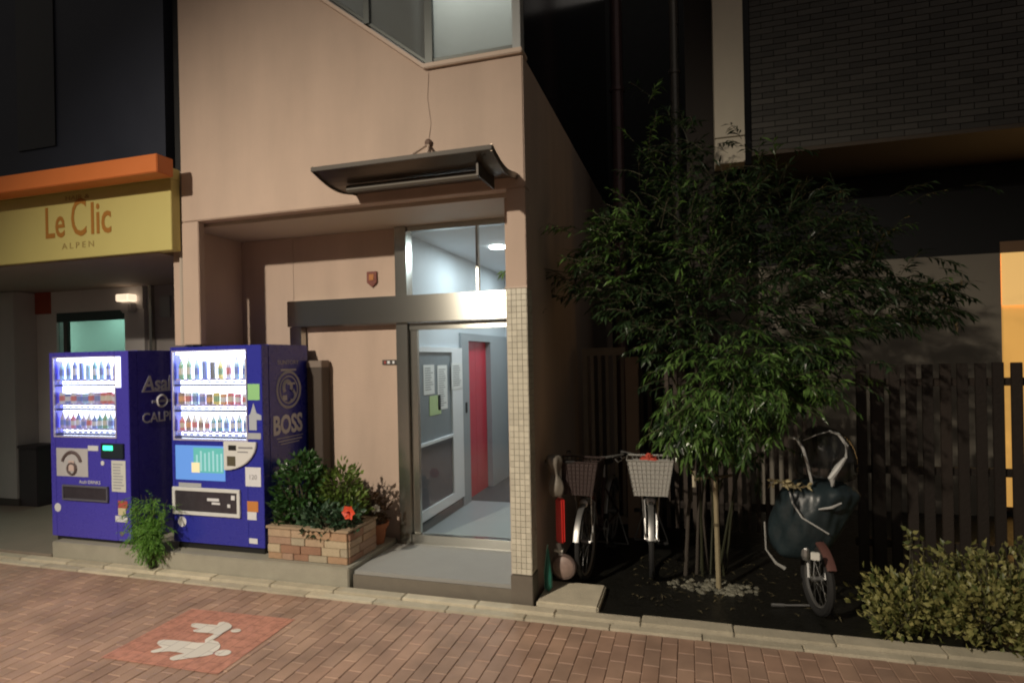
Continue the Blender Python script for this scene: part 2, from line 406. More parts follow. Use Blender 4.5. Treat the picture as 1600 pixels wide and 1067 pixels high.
# tiled lower half of the right pier
bb('pier_core', mat('tile_grout', (.25, .22, .17), .9), -1.296, -1.148, 4.272, 4.418, .235, 2.37)
bb('pier_base', mat('dark_stone', (.15, .13, .105), .5, var=.15, vscale=30), -1.306, -1.138, 4.25, 4.42, 0, .232, .003)
tiles = MB(); t0 = .0445
for r_ in range(48):
    z = .240+r_*.0444
    for c_ in range(4):
        xx = -1.300+c_*.0388
        d = R.uniform(-.0012, .0012)
        tiles.box(xx, xx+.0358, 4.262+d, 4.273, z, z+.0414)
    for c_ in range(4):
        yy = 4.266+c_*.0388
        tiles.box(-1.149, -1.143, yy, yy+.0358, z, z+.0414)
tl = bl(tiles, 'wall_tiles', mat('cream_tile', (.58, .55, .45), .3, island=.10, var=.05)); tl['kind'] = 'stuff'
bb('pier_cap', M_trim, -1.310, -1.138, 4.258, 4.425, 2.371, 2.384)
# steel portal
bb('steel_beam', M_steel, -3.78, -1.305, 4.985, 5.098, 2.20, 2.45, .004)
bb('steel_jamb', M_steel, -3.78, -3.65, 5.02, 5.14, .176, 2.198, .003)
bb('steel_jamb', M_steel, -2.622, -2.505, 5.03, 5.16, .146, 2.198, .003)
bb('steel_jamb', M_steel, -2.622, -2.505, 5.03, 5.16, 2.452, 3.098, .003)
bb('door_stile', M_steel, -2.502, -2.43, 5.075, 5.12, .235, 2.198, .002)
bb('door_rail', M_steel, -2.502, -1.305, 5.04, 5.12, .13, .232, .003)
bb('door_rail', M_steel, -2.502, -1.305, 5.06, 5.12, 2.13, 2.197, .002)
bb('head_rail', M_steel, -2.502, -1.305, 5.05, 5.12, 3.05, 3.098, .002)
bb('mullion', M_steel, -1.825, -1.805, 5.06, 5.11, 2.452, 3.048)
gl = glassmat('clear_glass', (.93, .97, .96), .05, .02)
bb('door_glass', gl, -2.428, -1.305, 5.09, 5.098, .234, 2.128)
bb('transom_glass', gl, -2.503, -1.828, 5.09, 5.098, 2.452, 3.048)
bb('transom_glass', gl, -1.802, -1.305, 5.09, 5.098, 2.452, 3.048)
# lobby
LF = mat('lobby_floor', (.34, .36, .37), .35, var=.06, vscale=9)
bb('lobby_floor', LF, -2.56, -1.30, 5.022, 6.75, -.05, .144)
bb('lobby_floor_rear', mat('lobby_mat', (.05, .05, .055), .7, var=.1), -2.7, -1.30, 6.751, 8.3, -.05, .147)
LW = mat('lobby_white', (.50, .545, .58), .55, var=.02)
bb('lobby_wall', LW, -2.66, -2.56, 5.161, 6.46, .146, 3.2)
bb('lobby_wall', LW, -2.66, -2.56, 6.461, 8.3, 2.16, 3.2)
bb('lobby_back_wall', LW, -2.66, -1.30, 8.301, 8.4, 0, 3.2)
bb('lobby_ceiling', mat('lobby_ceiling_paint', (.66, .69, .72), .6), -2.66, -1.30, 5.12, 8.3, 3.055, 3.097)
bb('baseboard', mat('baseboard_grey', (.10, .11, .12), .5), -2.56, -2.545, 5.165, 6.455, .146, .235)
# framed panel on the left lobby wall: white frame, dark dado below, notice glass above
fr = bl(MB(), 'notice_frame', M_white)
fb = MB()
fb.box(-2.559, -2.515, 5.19, 5.27, .27, 1.98).box(-2.559, -2.515, 6.13, 6.44, .27, 1.98).box(-2.559, -2.515, 5.27, 6.13, .27, .37).box(-2.559, -2.515, 5.27, 6.13, 1.93, 1.98)
me = bpy.data.meshes.new('notice_frame'); me.from_pydata(fb.v, [], fb.f); me.materials.append(M_white); fr.data = me
bb('dark_dado', mat('dado_grey', (.085, .085, .10), .35, var=.05), -2.558, -2.532, 5.272, 6.128, .372, 1.0)
bb('notice_board', mat('board_grey', (.22, .25, .27), .3), -2.558, -2.535, 5.272, 6.128, 1.03, 1.928)
bb('ledge', M_white, -2.558, -2.50, 5.272, 6.128, 1.001, 1.028)
PW = mat('paper', (.75, .76, .74), .7, var=.03, vscale=20)
PG = mat('paper_green', (.45, .58, .30), .7, var=.05)
n1 = bb('notice_sheet', PW, -2.534, -2.530, 5.42, 5.68, 1.5, 1.80); n2 = bb('notice_sheet', PG, -2.534, -2.530, 5.55, 5.84, 1.28, 1.48)
n3 = bb('notice_sheet', PW, -2.534, -2.530, 5.76, 6.02, 1.32, 1.79); n4 = bb('notice_sheet', PW, -2.514, -2.510, 6.10, 6.42, 1.52, 1.81)
LN = mat('printed_grey', (.25, .27, .28), .7)
for (y0, y1, z0, z1) in ((5.45, 5.65, 1.54, 1.77), (5.79, 5.99, 1.36, 1.75), (6.14, 6.38, 1.56, 1.78)):
    mb = MB(); z = z1; xx = -2.5295 if y0 < 6 else -2.5095
    while z > z0:
        mb.box(xx, xx+.001, y0, y1-R.uniform(0, .08), z-.008, z); z -= .024
    bl(mb, 'notice_print', LN)
# lift
bb('lift_surround', M_greyp, -2.60, -2.53, 6.461, 6.70, .148, 2.158)
bb('lift_surround', M_greyp, -2.60, -2.53, 7.52, 8.29, .148, 2.158)
bb('lift_surround', M_greyp, -2.60, -2.53, 6.701, 7.519, 2.07, 2.158)
RD = mat('lift_red', (.52, .02, .045), .35, var=.04)
bb('lift_door', RD, -2.63, -2.60, 6.702, 7.11, .148, 2.068); bb('lift_door', RD, -2.63, -2.60, 7.114, 7.518, .148, 2.068)
bb('lift_button', M_black, -2.53, -2.52, 6.56, 6.60, 1.22, 1.34)
bb('corridor_door', M_white, -2.40, -1.70, 8.27, 8.299, .15, 2.1, .004)
bb('exit_sign', mat('sign_dark', (.03, .06, .06), .5), -2.28, -2.02, 8.15, 8.2, 2.50, 2.72)
bb('exit_sign_face', emat('sign_face', (.35, .55, .55), .5), -2.24, -2.06, 8.146, 8.149, 2.53, 2.69)
MB_l = MB().lathe((-1.95, 6.1, 3.036), [(.085, 0), (.09, .018)], 20); bl(MB_l, 'downlight', emat('downlight_glow', (.95, 1, 1), 14))
bl(MB().lathe((-1.95, 7.5, 3.036), [(.085, 0), (.09, .018)], 20), 'downlight', _m['downlight_glow'])
def area(name, loc, size, power, col, rot=(0, 0, 0), sy_=None):
    d = bpy.data.lights.new(name, 'AREA'); d.energy = power; d.color = col; d.size = size
    if sy_: d.shape = 'RECTANGLE'; d.size_y = sy_
    o = bpy.data.objects.new(name, d); COL.objects.link(o); o.location = loc; o.rotation_euler = rot; return o
area('lobby_light', (-1.95, 6.1, 3.03), .3, 20, (.86, .94, 1))
area('lobby_light', (-1.95, 7.5, 3.03), .3, 14, (.86, .94, 1))
# stairwell behind frosted panes
FG = glassmat('frosted_glass', (.85, .9, .88), .03, .2, diffuse=.9, dcol=(.42, .44, .43))
Fm = mat('window_frame_metal', (.10, .11, .105), .45, metal=.5)
bl(MB().prism([(-1.89, 4.23), (-1.23, 4.23), (-1.23, 7.9), (-1.89, 7.9)], 'y', 4.36, 4.368), 'frosted_pane', FG)
bl(MB().prism([(-1.96, 4.235), (-2.44, 4.61), (-2.44, 7.9), (-1.96, 7.9)], 'y', 4.36, 4.368), 'frosted_pane', FG)
bl(MB().prism([(-2.50, 4.66), (-4.3, 6.07), (-4.3, 7.9), (-2.50, 7.9)], 'y', 4.36, 4.368), 'frosted_pane', FG)
bb('window_post', Fm, -1.955, -1.892, 4.33, 4.40, 4.18, 7.9); bb('window_post', Fm, -2.495, -2.445, 4.33, 4.40, 4.60, 7.9)
bb('window_post', mat('pale_post', (.34, .36, .36), .5), -1.228, -1.165, 4.31, 4.41, 4.165, 7.9)
bl(MB().prism([(-1.89, 4.205), (-1.23, 4.205), (-1.23, 4.228), (-1.89, 4.228)], 'y', 4.345, 4.385), 'window_rail', Fm)
bl(MB().prism([(-1.96, 4.205), (-4.3, 6.03), (-4.3, 6.065), (-1.96, 4.232)], 'y', 4.345, 4.385), 'window_rail', Fm)
bb('stair_back_wall', mat('stair_wall', (.4, .4, .38), .8), -4.4, -1.26, 5.6, 5.7, 3.25, 8)
bb('stair_floor', mat('stair_floor_grey', (.2, .2, .2), .8), -4.4, -1.26, 4.43, 5.6, 3.245, 3.3)
sl_ = bpy.data.lights.new('stair_light', 'POINT'); sl_.energy = 95; sl_.color = (1, .98, .92); sl_.shadow_soft_size = .15
so_ = bpy.data.objects.new('stair_light', sl_); COL.objects.link(so_); so_.location = (-1.50, 4.72, 5.25)
bb('stair_light_divider', mat('stair_wall', (.4, .4, .38), .8), -1.945, -1.915, 4.43, 5.5, 3.6, 7.9)  # unseen divider added to keep light off the left panes
sl2 = bpy.data.lights.new('stair_light', 'POINT'); sl2.energy = 8; sl2.color = (1, .93, .88); sl2.shadow_soft_size = .1
so2 = bpy.data.objects.new('stair_light', sl2); COL.objects.link(so2); so2.location = (-2.6, 5.0, 5.5)
bb('building_top', M_fac, -4.36, -1.15, 4.30, 9.5, 7.9, 8.1)
# canopy
Cm = mat('bronze_metal', (.13, .105, .08), .32, metal=.75, var=.25, vscale=5)
prof = []
for i in range(11):
    t = i/10; y = 3.70+(4.298-3.70)*t; z = 3.228-.05*math.sin(math.pi*min(1, t*1.05))-.02*t
    prof.append((y, z))
cp = [(y, z) for y, z in prof]+[(y, z+.016) for y, z in reversed(prof)]
can = bl(MB().prism(cp, 'x', -2.56, -1.22), 'canopy', Cm)
def csub(mb, n, m, **k):
    o = mb.build(n, m, can, **k); return o
cs = MB()
cs.prism([(y, z-.02) for y, z in prof]+[(y, z+.026) for y, z in reversed(prof)], 'x', -1.219, -1.205)
csub(cs, 'canopy_end_rim', Cm)
csub(MB().prism([(y, z-.012) for y, z in prof]+[(y, z+.026) for y, z in reversed(prof)], 'x', -2.575, -2.561), 'canopy_end_rim', Cm)
csub(MB().box(-2.575, -1.205, 3.688, 3.699, 3.214, 3.246), 'canopy_lip', mat('lip_dark', (.05, .042, .034), .6, metal=.3), bevel=.003)
csub(MB().tube([(-2.42, 3.93, 3.135), (-1.36, 3.93, 3.135)], .032, 10), 'canopy_tube', mat('canopy_tube_grey', (.10, .09, .075), .6, metal=.3))
csub(MB().box(-1.355, -1.34, 3.80, 4.15, 3.09, 3.19), 'canopy_bracket', mat('dull_metal', (.10, .09, .08), .6, metal=.3))
csub(MB().tube([(-1.92, 4.295, 3.54), (-1.97, 4.1, 3.40), (-2.02, 3.92, 3.195)], .010, 8).tube([(-1.92, 4.295, 3.54), (-1.87, 4.15, 3.42), (-1.80, 3.95, 3.195)], .010, 8), 'stay_rod', M_trim)
csub(MB().lathe((-1.92, 4.299, 3.545), [(.03, 0), (.03, -.02), (.018, -.035)], 12, 'y'), 'stay_anchor', mat('rusty_brown', (.12, .07, .05), .7))
bl(MB().tube([(-1.91, 4.297, 4.10), (-1.925, 4.297, 3.9), (-1.90, 4.297, 3.7), (-1.92, 4.297, 3.57)], .0022, 4), 'wall_crack_line', mat('crack_line_brown', (.36, .27, .22), .8))  # thin tube added for the faint crack in the stucco
# shield emblem, number plate, small box
bl(MB().prism([(-2.945, 2.705), (-2.84, 2.705), (-2.84, 2.60), (-2.865, 2.575), (-2.892, 2.555), (-2.945, 2.60)], 'y', 5.075, 5.099), 'shield_plaque', mat('plaque_red', (.16, .035, .02), .35, var=.4, vscale=30), .003)
bb('shield_detail', mat('plaque_gold', (.30, .12, .04), .4, metal=.5), -2.918, -2.867, 5.070, 5.074, 2.62, 2.68, .002)
npl = bb('number_plate', mat('plate_dark', (.05, .045, .04), .5), -2.81, -2.64, 5.102, 5.114, 1.812, 1.858)
bb('plate_mark', M_white, -2.755, -2.728, 5.098, 5.101, 1.822, 1.848); bb('plate_mark', M_white, -2.70, -2.68, 5.098, 5.101, 1.822, 1.848); bb('plate_mark', mat('plate_red', (.3, .05, .04), .5), -2.79, -2.768, 5.098, 5.101, 1.822, 1.848)
bl(MB().tube([(-4.405, 4.35, 2.035), (-4.405, 4.35, 3.6)], .026, 8), 'drain_pipe', mat('pale_pipe', (.42, .36, .30), .6, stain=.3))

# ------------------------------------------------------------------ shop on the left
S = thing('shop_building', 'shop with yellow sign board and orange cornice left of the pink building', 'building', (-7, 5, 0))
def sb(name, m, x0, x1, y0, y1, z0, z1, bevel=0, parent=None):
    o = box(name, m, parent or S, x0, x1, y0, y1, z0, z1, bevel)
    if parent is None: o.location = (7, -5, 0)
    return o
sb('upper_wall', mat('navy_cladding', (.013, .017, .032), .45, var=.25, vscale=1.5), -14, -4.52, 4.30, 7.5, 3.40, 9)
sb('upper_window', mat('upper_window_glass', (.006, .006, .007), .3), -6.35, -5.85, 4.285, 4.299, 4.0, 7)
sb('upper_groove', M_black, -4.519, -4.40, 4.40, 7.0, 3.4, 9)
OR = mat('orange_board', (.55, .15, .03), .5, var=.06)
cor = sb('cornice', OR, -14, -4.25, 3.95, 4.12, 3.475, 3.63, .006)
YL = mat('yellow_board', (.50, .44, .155), .55, var=.05, vscale=2)
sign = sb('sign_board', YL, -14, -4.366, 4.20, 4.298, 2.87, 3.50, .004)
sb('cornice_soffit', YL, -14, -4.366, 4.121, 4.299, 3.502, 3.60)
YT = mat('sign_brown', (.33, .14, .015), .6)
YG = mat('sign_small_brown', (.28, .20, .06), .6)
text('sign_letters', 'Le', .42, YT, sign, (-5.76, 4.198, 3.085), sx=.66, extrude=.002, bold=.004)
text('sign_letters', 'C', .50, YT, sign, (-5.455, 4.198, 3.08), sx=.60, extrude=.002, bold=.002)
text('sign_letters', 'lic', .42, YT, sign, (-5.185, 4.198, 3.085), sx=.72, extrude=.002, bold=.005)
text('sign_letters', 'HAIR &', .06, YG, sign, (-5.47, 4.198, 3.42), sx=1.6, extrude=.001)
text('sign_letters', 'A L P E N', .08, YG, sign, (-5.47, 4.198, 2.965), sx=1.25, extrude=.001)
sb('shop_soffit', mat('shop_soffit_paint', (.26, .21, .18), .7, var=.1), -14, -4.56, 4.241, 7.2, 2.86, 2.95)
sb('shop_side_wall', mat('shop_grey', (.23, .21, .20), .7, var=.08), -4.63, -4.56, 5.05, 7.2, 0, 2.858)
SW = mat('shop_white', (.58, .56, .55), .6, var=.05)
sb('shop_column', mat('column_grey', (.42, .41, .40), .6, var=.12, vscale=3, stain=.1), -8.92, -8.46, 5.62, 5.98, .05, 2.858, .01)
sb('shop_column_base', mat('base_dark', (.05, .045, .04), .7), -8.98, -8.40, 5.60, 6.0, .05, .14, .01)
sb('shop_jamb', SW, -8.458, -8.10, 5.9, 6.0, .05, 2.57)
sb('shop_red_panel', mat('shop_red', (.30, .06, .03), .6), -8.458, -8.19, 5.88, 5.99, 2.572, 2.858)
sb('shop_lintel', SW, -8.188, -6.62, 5.9, 6.0, 2.572, 2.858)
sb('shop_jamb', SW, -6.92, -6.60, 5.9, 6.0, .05, 2.57)
sb('shop_wall', mat('shop_wall_grey', (.34, .31, .30), .7, var=.1), -6.598, -4.63, 5.95, 6.05, .05, 2.858)
sb('shop_pipe', M_steel, -6.50, -6.46, 5.88, 5.93, .05, 2.858)
sb('shop_poster', mat('poster_grey', (.32, .34, .33), .6), -6.38, -6.22, 5.93, 5.949, 2.45, 2.72)
TG = glassmat('shop_glass', (.78, .90, .86), .06, .05)
sb('shop_window', TG, -8.10, -6.92, 5.93, 5.94, .05, 2.57)
sb('window_mullion', Fm, -7.99, -7.93, 5.91, 5.96, .05, 2.5); sb('window_head', mat('teal_dark', (.02, .05, .05), .4), -8.10, -6.92, 5.905, 5.928, 2.45, 2.571)
sb('shop_glass_left', TG, -14, -8.92, 5.85, 5.86, .05, 2.858)
sb('shop_interior_wall', mat('interior_teal', (.30, .38, .35), .7, var=.15, vscale=2), -14, -6.6, 7.0, 7.1, .05, 2.858)
sb('interior_counter', mat('interior_pale', (.35, .42, .40), .6), -8.0, -7.0, 6.5, 6.8, .05, 1.0)
sb('wall_frame_left', SW, -9.35, -9.30, 5.8, 5.849, .05, 2.858)
area('shop_light', (-8.2, 6.5, 2.82), .5, 13, (.78, 1, .92)); area('shop_light', (-10.2, 6.5, 2.82), .8, 70, (.78, 1, .9))
lm = sb('wall_lamp', emat('lamp_shade_glow', (1, .78, .55), 1.1, (.8, .7, .6)), -6.88, -6.68, 5.74, 5.88, 2.66, 2.75, .01)
sb('wall_lamp_body', SW, -6.86, -6.70, 5.78, 5.899, 2.52, 2.658, .02)
tag(MB().box(-8.43, -8.10, 5.62, 5.88, .05, .80).box(-8.44, -8.09, 5.60, 5.90, .80, .84).build('waste_bin', mat('bin_dark', (.03, .025, .03), .5), None, .01), 'dark box bin standing beside the grey shop column', 'bin')

# ------------------------------------------------------------------ vending machines
def product_mesh(kind, m_body, m_cap, lab=None):
    mb = MB()
    if kind == 'bottle': mb.lathe((0, 0, 0), [(.022, 0), (.026, .01), (.026, .04), (.0265, .041), (.0265, .088), (.026, .089), (.026, .105), (.012, .135), (.012, .155)], 8)
    elif kind == 'slim': mb.lathe((0, 0, 0), [(.024, 0), (.026, .006), (.026, .12), (.022, .128)], 8)
    else: mb.lathe((0, 0, 0), [(.026, 0), (.031, .008), (.031, .035), (.0313, .036), (.0313, .078), (.031, .079), (.031, .10), (.026, .108)], 8)
    me = bpy.data.meshes.new(kind); me.from_pydata(mb.v, [], mb.f); me.materials.append(m_body)
    me.materials.append(m_cap or capm); me.materials.append(lab or capm)
    for p in me.polygons:
        if m_cap and p.center.z > .14: p.material_index = 1
        elif kind != 'slim' and .042 < p.center.z < .087 and p.center.y < .02: p.material_index = 2
    return me
Pcols = {'green': (.12, .34, .12), 'blue': (.08, .16, .5), 'teal': (.05, .30, .33), 'red': (.55, .06, .05), 'pink': (.6, .12, .2), 'yellow': (.65, .55, .06), 'white': (.65, .66, .68), 'brown': (.20, .10, .05), 'black': (.03, .03, .04), 'orange': (.65, .28, .04), 'lilac': (.4, .35, .6), 'sky': (.3, .55, .75), 'cream': (.6, .55, .4)}
Pm = {k: mat('product_'+k, tuple(c*.75+.18 for c in v), .35) for k, v in Pcols.items()}
capm = mat('product_cap', (.6, .6, .62), .4)
_pc = {}
def pmesh(kind, c):
    if (kind, c) not in _pc: _pc[(kind, c)] = product_mesh(kind, Pm[c], capm if kind == 'bottle' else None, Pm[{'green': 'cream', 'blue': 'white', 'teal': 'white', 'red': 'cream', 'pink': 'white', 'yellow': 'green', 'white': 'red', 'brown': 'orange', 'black': 'white', 'orange': 'white', 'lilac': 'blue', 'sky': 'blue', 'cream': 'brown'}[c]])
    return _pc[(kind, c)]
STW = mat('sticker_white', (.68, .70, .74), .5, var=.04)
LGY = mat('logo_grey', (.70, .70, .74), .5)
def vending(name, label, loc, blue, W=1.0, H=1.845, D=.66, prod=(), windx=(-.45, .33), windz=(1.0, 1.79), top_wide=None, disp=6.0):
    t = thing(name, label, 'vending machine', loc, 0, 'blue drinks vending machines')
    BM = mat('machine_blue_'+name+str(blue[0]), blue, .28, var=.05, coat=.3)
    h = W/2; x0, x1 = windx; z0, z1 = windz
    # cabinet: rear body + hinged front door with the window cut out
    MB().box(-h, h, .09, D, .035, H).build('body', BM, t, .006)
    d = MB()
    d.box(-h, x0, 0, .088, .06, H-.004).box(x1, h, 0, .088, .06, H-.004).box(x0, x1, 0, .088, z1, H-.004).box(x0, x1, 0, .088, .06, z0)
    d.build('front_door', BM, t, .003)
    MB().box(-h+.03, h-.03, .03, D-.02, 0, .06).build('plinth', M_black, t)
    # lit display
    MB().box(x0, x1, .080, .087, z0, z1).build('light_panel', emat('display_light', (.74, .80, 1.0), disp), t)
    MB().box(x0, x1, .030, .055, z1-.022, z1).build('light_tube', emat('display_tube', (.80, .84, 1.0), 9), t)
    MB().box(x0, x1, .002, .006, z0, z1).build('window_pane', glassmat('display_glass', (.97, .98, 1), .02, .03), t)
    fr_ = MB()
    fr_.box(x0-.012, x0, -.008, .008, z0-.012, z1+.012).box(x1, x1+.012, -.008, .008, z0-.012, z1+.012).box(x0, x1, -.008, .008, z1, z1+.012).box(x0, x1, -.008, .008, z0-.012, z0)
    fr_.build('window_frame', mat('display_frame', (.5, .48, .62), .4), t)
    rows = ((z0+.495, 'bottle', 9), (z0+.262, 'can', 10), (z0+.025, 'bottle', 11))
    for k, (zs, kind, n) in enumerate(rows):
        MB().box(x0, x1, .010, .079, zs-.016, zs).build('shelf', mat('shelf_dark', (.03, .03, .06), .5), t)
        bs = MB(); pt = MB()
        for i in range(n):
            xx = x0+.045+(x1-x0-.09)*i/(n-1)
            bs.box(xx-.022, xx+.022, .004, .009, zs+.010, zs+.026)
            pt.box(xx-.025, xx+.025, .006, .009, zs+.032, zs+.052)
            c = prod[k][i % len(prod[k])]
            kk = kind
            if kind == 'bottle' and k == 0 and i in (3, 4): kk = 'slim'
            o = bpy.data.objects.new('drink_'+('can' if kk == 'can' else 'bottle'), pmesh(kk, c)); COL.objects.link(o); o.parent = t
            o.location = (xx, .045, zs+.035); sc_ = R.uniform(.9, 1.06) * (1.32 if k == 0 else 1.0 if k == 2 else 1.12)
            o.scale = (1.08, .78, sc_)
        bs.build('button_row', mat('button_blue', (.25, .3, .7), .4), t); pt.build('price_strip', mat('price_lilac', (.45, .42, .75), .5), t)
    return t, BM
def stk(t, name, m, x0, x1, z0, z1, y=-.0025, d=.002, bevel=0): return MB().box(x0, x1, y-d, y+.001, z0, z1).build(name, m, t, bevel)
def rnd(t, name, m, x, z, r): return MB().lathe((x, -.001, z), [(r, 0), (r, -.003)], 20, 'y').build(name, m, t)

V1, BM1 = vending('vending_machine', 'blue vending machine on the left, beneath the yellow shop sign', (-5.51, 4.30, .150), (.070, .060, .46), H=1.846,
              prod=(('sky', 'sky', 'blue', 'blue', 'sky', 'teal', 'sky', 'blue', 'lilac'), ('white', 'blue', 'white', 'lilac', 'sky', 'white', 'lilac', 'red', 'red', 'pink'), ('lilac', 'lilac', 'pink', 'blue', 'lilac', 'white', 'blue', 'teal', 'green', 'sky')), windx=(-.435, .335), windz=(1.035, 1.786))
stk(V1, 'lamp_extension', emat('display_extension', (.80, .86, 1), 1.6), .348, .41, 1.50, 1.79)
stk(V1, 'picture_sticker', mat('pic_grey', (.50, .50, .52), .5, var=.1), -.422, -.017, .645, .918)
ps = MB(); 
ps.ring((-.22, -.006, .76), .12, .016, 'y', 16, 5, .25, math.pi-.25); ps.ring((-.22, -.006, .72), .055, .014, 'y', 12, 5)
ps.build('picture_motif', mat('motif_brown', (.12, .09, .09), .6), V1)
stk(V1, 'picture_face', mat('motif_pale', (.6, .48, .45), .6), -.255, -.185, .70, .80, -.012)
stk(V1, 'label_sticker', STW, -.013, .116, .899, .948)
stk(V1, 'coin_panel', mat('coin_dark', (.02, .03, .04), .35), .163, .438, .833, .975, -.002, .018, .004)
stk(V1, 'green_display', emat('led_green', (.05, 1, .45), 2.2), .20, .315, .912, .955, -.0225, .002)
rnd(V1, 'round_button', STW, .165, .785, .022)
stk(V1, 'tall_sticker', mat('sticker_cream', (.62, .64, .60), .5, var=.08), .276, .447, .522, .815)
tp = MB()
for k in range(9): tp.box(.295, .43-R.uniform(0, .05), -.0062, -.005, .55+k*.028, .562+k*.028)
tp.build('sticker_print', mat('print_grey', (.35, .37, .40), .6), V1)
text('label_print', 'Asahi DRINKS', .045, STW, V1, (0.0, -.003, .583), sx=1)
def flap(t, x0, x1, z0, z1, fm, ft):
    MB().box(x0, x1, -.022, -.001, z0, z0+ft).box(x0, x1, -.022, -.001, z1-ft, z1).box(x0, x0+ft, -.022, -.001, z0+ft, z1-ft).box(x1-ft, x1, -.022, -.001, z0+ft, z1-ft).build('flap_frame', fm, t, .003)
    MB().box(x0+ft, x1-ft, -.010, -.002, z0+ft, z1-ft).build('delivery_flap', mat('flap_dark', (.045, .04, .05), .22, var=.5, vscale=12), t)
flap(V1, -.338, .24, .418, .566, mat('flap_grey', (.12, .12, .15), .4), .018)
rnd(V1, 'round_sticker', STW, -.418, .337, .042)
stk(V1, 'warning_sticker', mat('warn_red', (.45, .09, .08), .5), .348, .462, .372, .44); stk(V1, 'warning_sticker', mat('warn_cream', (.6, .55, .35), .5), .348, .44, .302, .371); stk(V1, 'lower_label', STW, .312, .46, .241, .296)
stk(V1, 'floor_slot', mat('slot_blue', (.01, .01, .08), .5), -.315, .301, .078, .125, .006, .004)
rnd(V1, 'key_lock', mat('lock_metal', (.4, .42, .5), .3, metal=.8), .385, .13, .022)
RX = (math.pi/2, 0, math.pi/2)
text('side_logo', 'Asahi', .20, LGY, V1, (.502, .145, 1.46), RX, sx=.95, align='LEFT', shear=.15, bold=.004)
stk(V1, 'logo_rule', LGY, 0, 0, 0, 0)  # placeholder replaced below
bpy.data.objects.remove(bpy.data.objects['logo_rule'])
MB().box(.500, .503, .14, .52, 1.445, 1.455).build('logo_rule', LGY, V1)
MB().ring((.502, .36, 1.35), .055, .012, 'x', 20, 4).box(.500, .504, .25, .47, 1.335, 1.36).build('side_emblem', LGY, V1)
text('side_logo', 'CALPIS', .135, LGY, V1, (.502, .135, 1.15), RX, sx=.95, align='LEFT', bold=.002)

V2, BM2 = vending('vending_machine', 'dark blue vending machine with round pale emblem on its side, next to the stone planter', (-4.07, 4.35, .176), (.030, .036, .34), H=1.841,
              prod=(('green', 'green', 'sky', 'blue', 'black', 'yellow', 'white', 'sky', 'sky'), ('brown', 'white', 'sky', 'lilac', 'brown', 'yellow', 'orange', 'red', 'pink', 'white'), ('red', 'brown', 'white', 'cream', 'white', 'teal', 'teal', 'sky', 'blue', 'teal', 'sky')), windx=(-.463, .333), windz=(1.0, 1.79))
stk(V2, 'green_sticker', mat('stk_green', (.30, .62, .28), .5), .352, .477, 1.354, 1.495)
MB().prism([(.36, 1.09), (.44, 1.09), (.44, 1.18), (.49, 1.18), (.49, 1.22), (.44, 1.24), (.41, 1.33), (.38, 1.24), (.36, 1.22)], 'y', -.004, -.001).build('side_graphic', mat('graphic_silver', (.42, .46, .52), .4), V2)
stk(V2, 'small_label', mat('lab_grey', (.4, .42, .45), .5), .347, .481, 1.012, 1.066)
# quarter-round coin panel
qp = [(.096, .987), (.444, .987)]+[(.096+.348*math.cos(a_), .987-.254*math.sin(a_)) for a_ in [math.pi/2*k/8 for k in range(1, 9)]]
MB().prism(qp[:1]+qp[1:], 'y', -.024, -.001).build('coin_panel', mat('panel_cream', (.66, .67, .66), .4), V2, .004)
stk(V2, 'note_slot', M_black, .153, .236, .912, .957, -.0245); stk(V2, 'coin_display', mat('coin_brown', (.10, .09, .06), .4), .137, .226, .775, .86, -.0245)
stk(V2, 'panel_print', mat('print_dark', (.25, .25, .27), .5), .26, .41, .93, .945, -.0245); stk(V2, 'panel_print', mat('print_dark', (.2, .2, .2), .5), .25, .36, .895, .905, -.0245)
ad = stk(V2, 'advert_panel', emat('advert_blue', (.10, .26, .72), .55, (.1, .25, .6)), -.456, .095, .630, .943)
stk(V2, 'advert_art', emat('advert_teal', (.10, .42, .38), .45, (.1, .4, .4)), -.25, .08, .70, .925, -.0055, .001)
an = MB()
for k in range(7): an.box(-.22+k*.045, -.20+k*.045, -.008, -.0068, .715, .90-R.uniform(0, .04))
an.build('advert_bottles', emat('advert_pale', (.30, .58, .62), .4), ad)
stk(V2, 'advert_star', emat('advert_cream', (.75, .65, .40), .5), -.27, -.18, .70, .79, -.009, .001)
stk(V2, 'info_sticker', STW, .311, .473, .597, .765); text('info_print', '120', .06, mat('print_mid', (.3, .3, .32), .5), V2, (.39, -.006, .66))
stk(V2, 'small_label', mat('lab_grey', (.4, .42, .45), .5), -.425, -.171, .566, .602)
flap(V2, -.487, .258, .316, .564, mat('flap_white', (.66, .68, .68), .4), .032)
MB().box(.16, .20, -.014, -.011, .47, .51).box(.12, .15, -.014, -.011, .40, .43).box(-.10, .03, -.014, -.011, .45, .475).box(-.05, .04, -.014, -.011, .42, .44).build('flap_print', STW, V2)
rnd(V2, 'round_sticker', STW, -.395, .245, .047)
stk(V2, 'warning_sticker', mat('warn_orange', (.55, .22, .06), .5), .324, .439, .375, .467); stk(V2, 'warning_sticker', STW, .324, .42, .304, .374); stk(V2, 'lower_label', STW, .338, .426, .097, .142)
text('side_logo', 'BOSS', .235, LGY, V2, (.502, .13, 1.03), RX, sx=.78, align='LEFT', bold=.008)
em = MB()
em.ring((.502, .36, 1.425), .165, .012, 'x', 28, 4).ring((.502, .36, 1.425), .125, .007, 'x', 28, 4)
em.ring((.502, .34, 1.45), .055, .018, 'x', 16, 4, -.6, 3.9).ring((.502, .40, 1.37), .05, .015, 'x', 12, 4, -2.2, 1.4)
em.box(.500, .504, .27, .33, 1.33, 1.375).box(.500, .504, .34, .45, 1.47, 1.49).box(.500, .504, .25, .47, 1.60, 1.618)
em.build('side_emblem', mat('logo_dim', (.52, .52, .56), .5), V2)
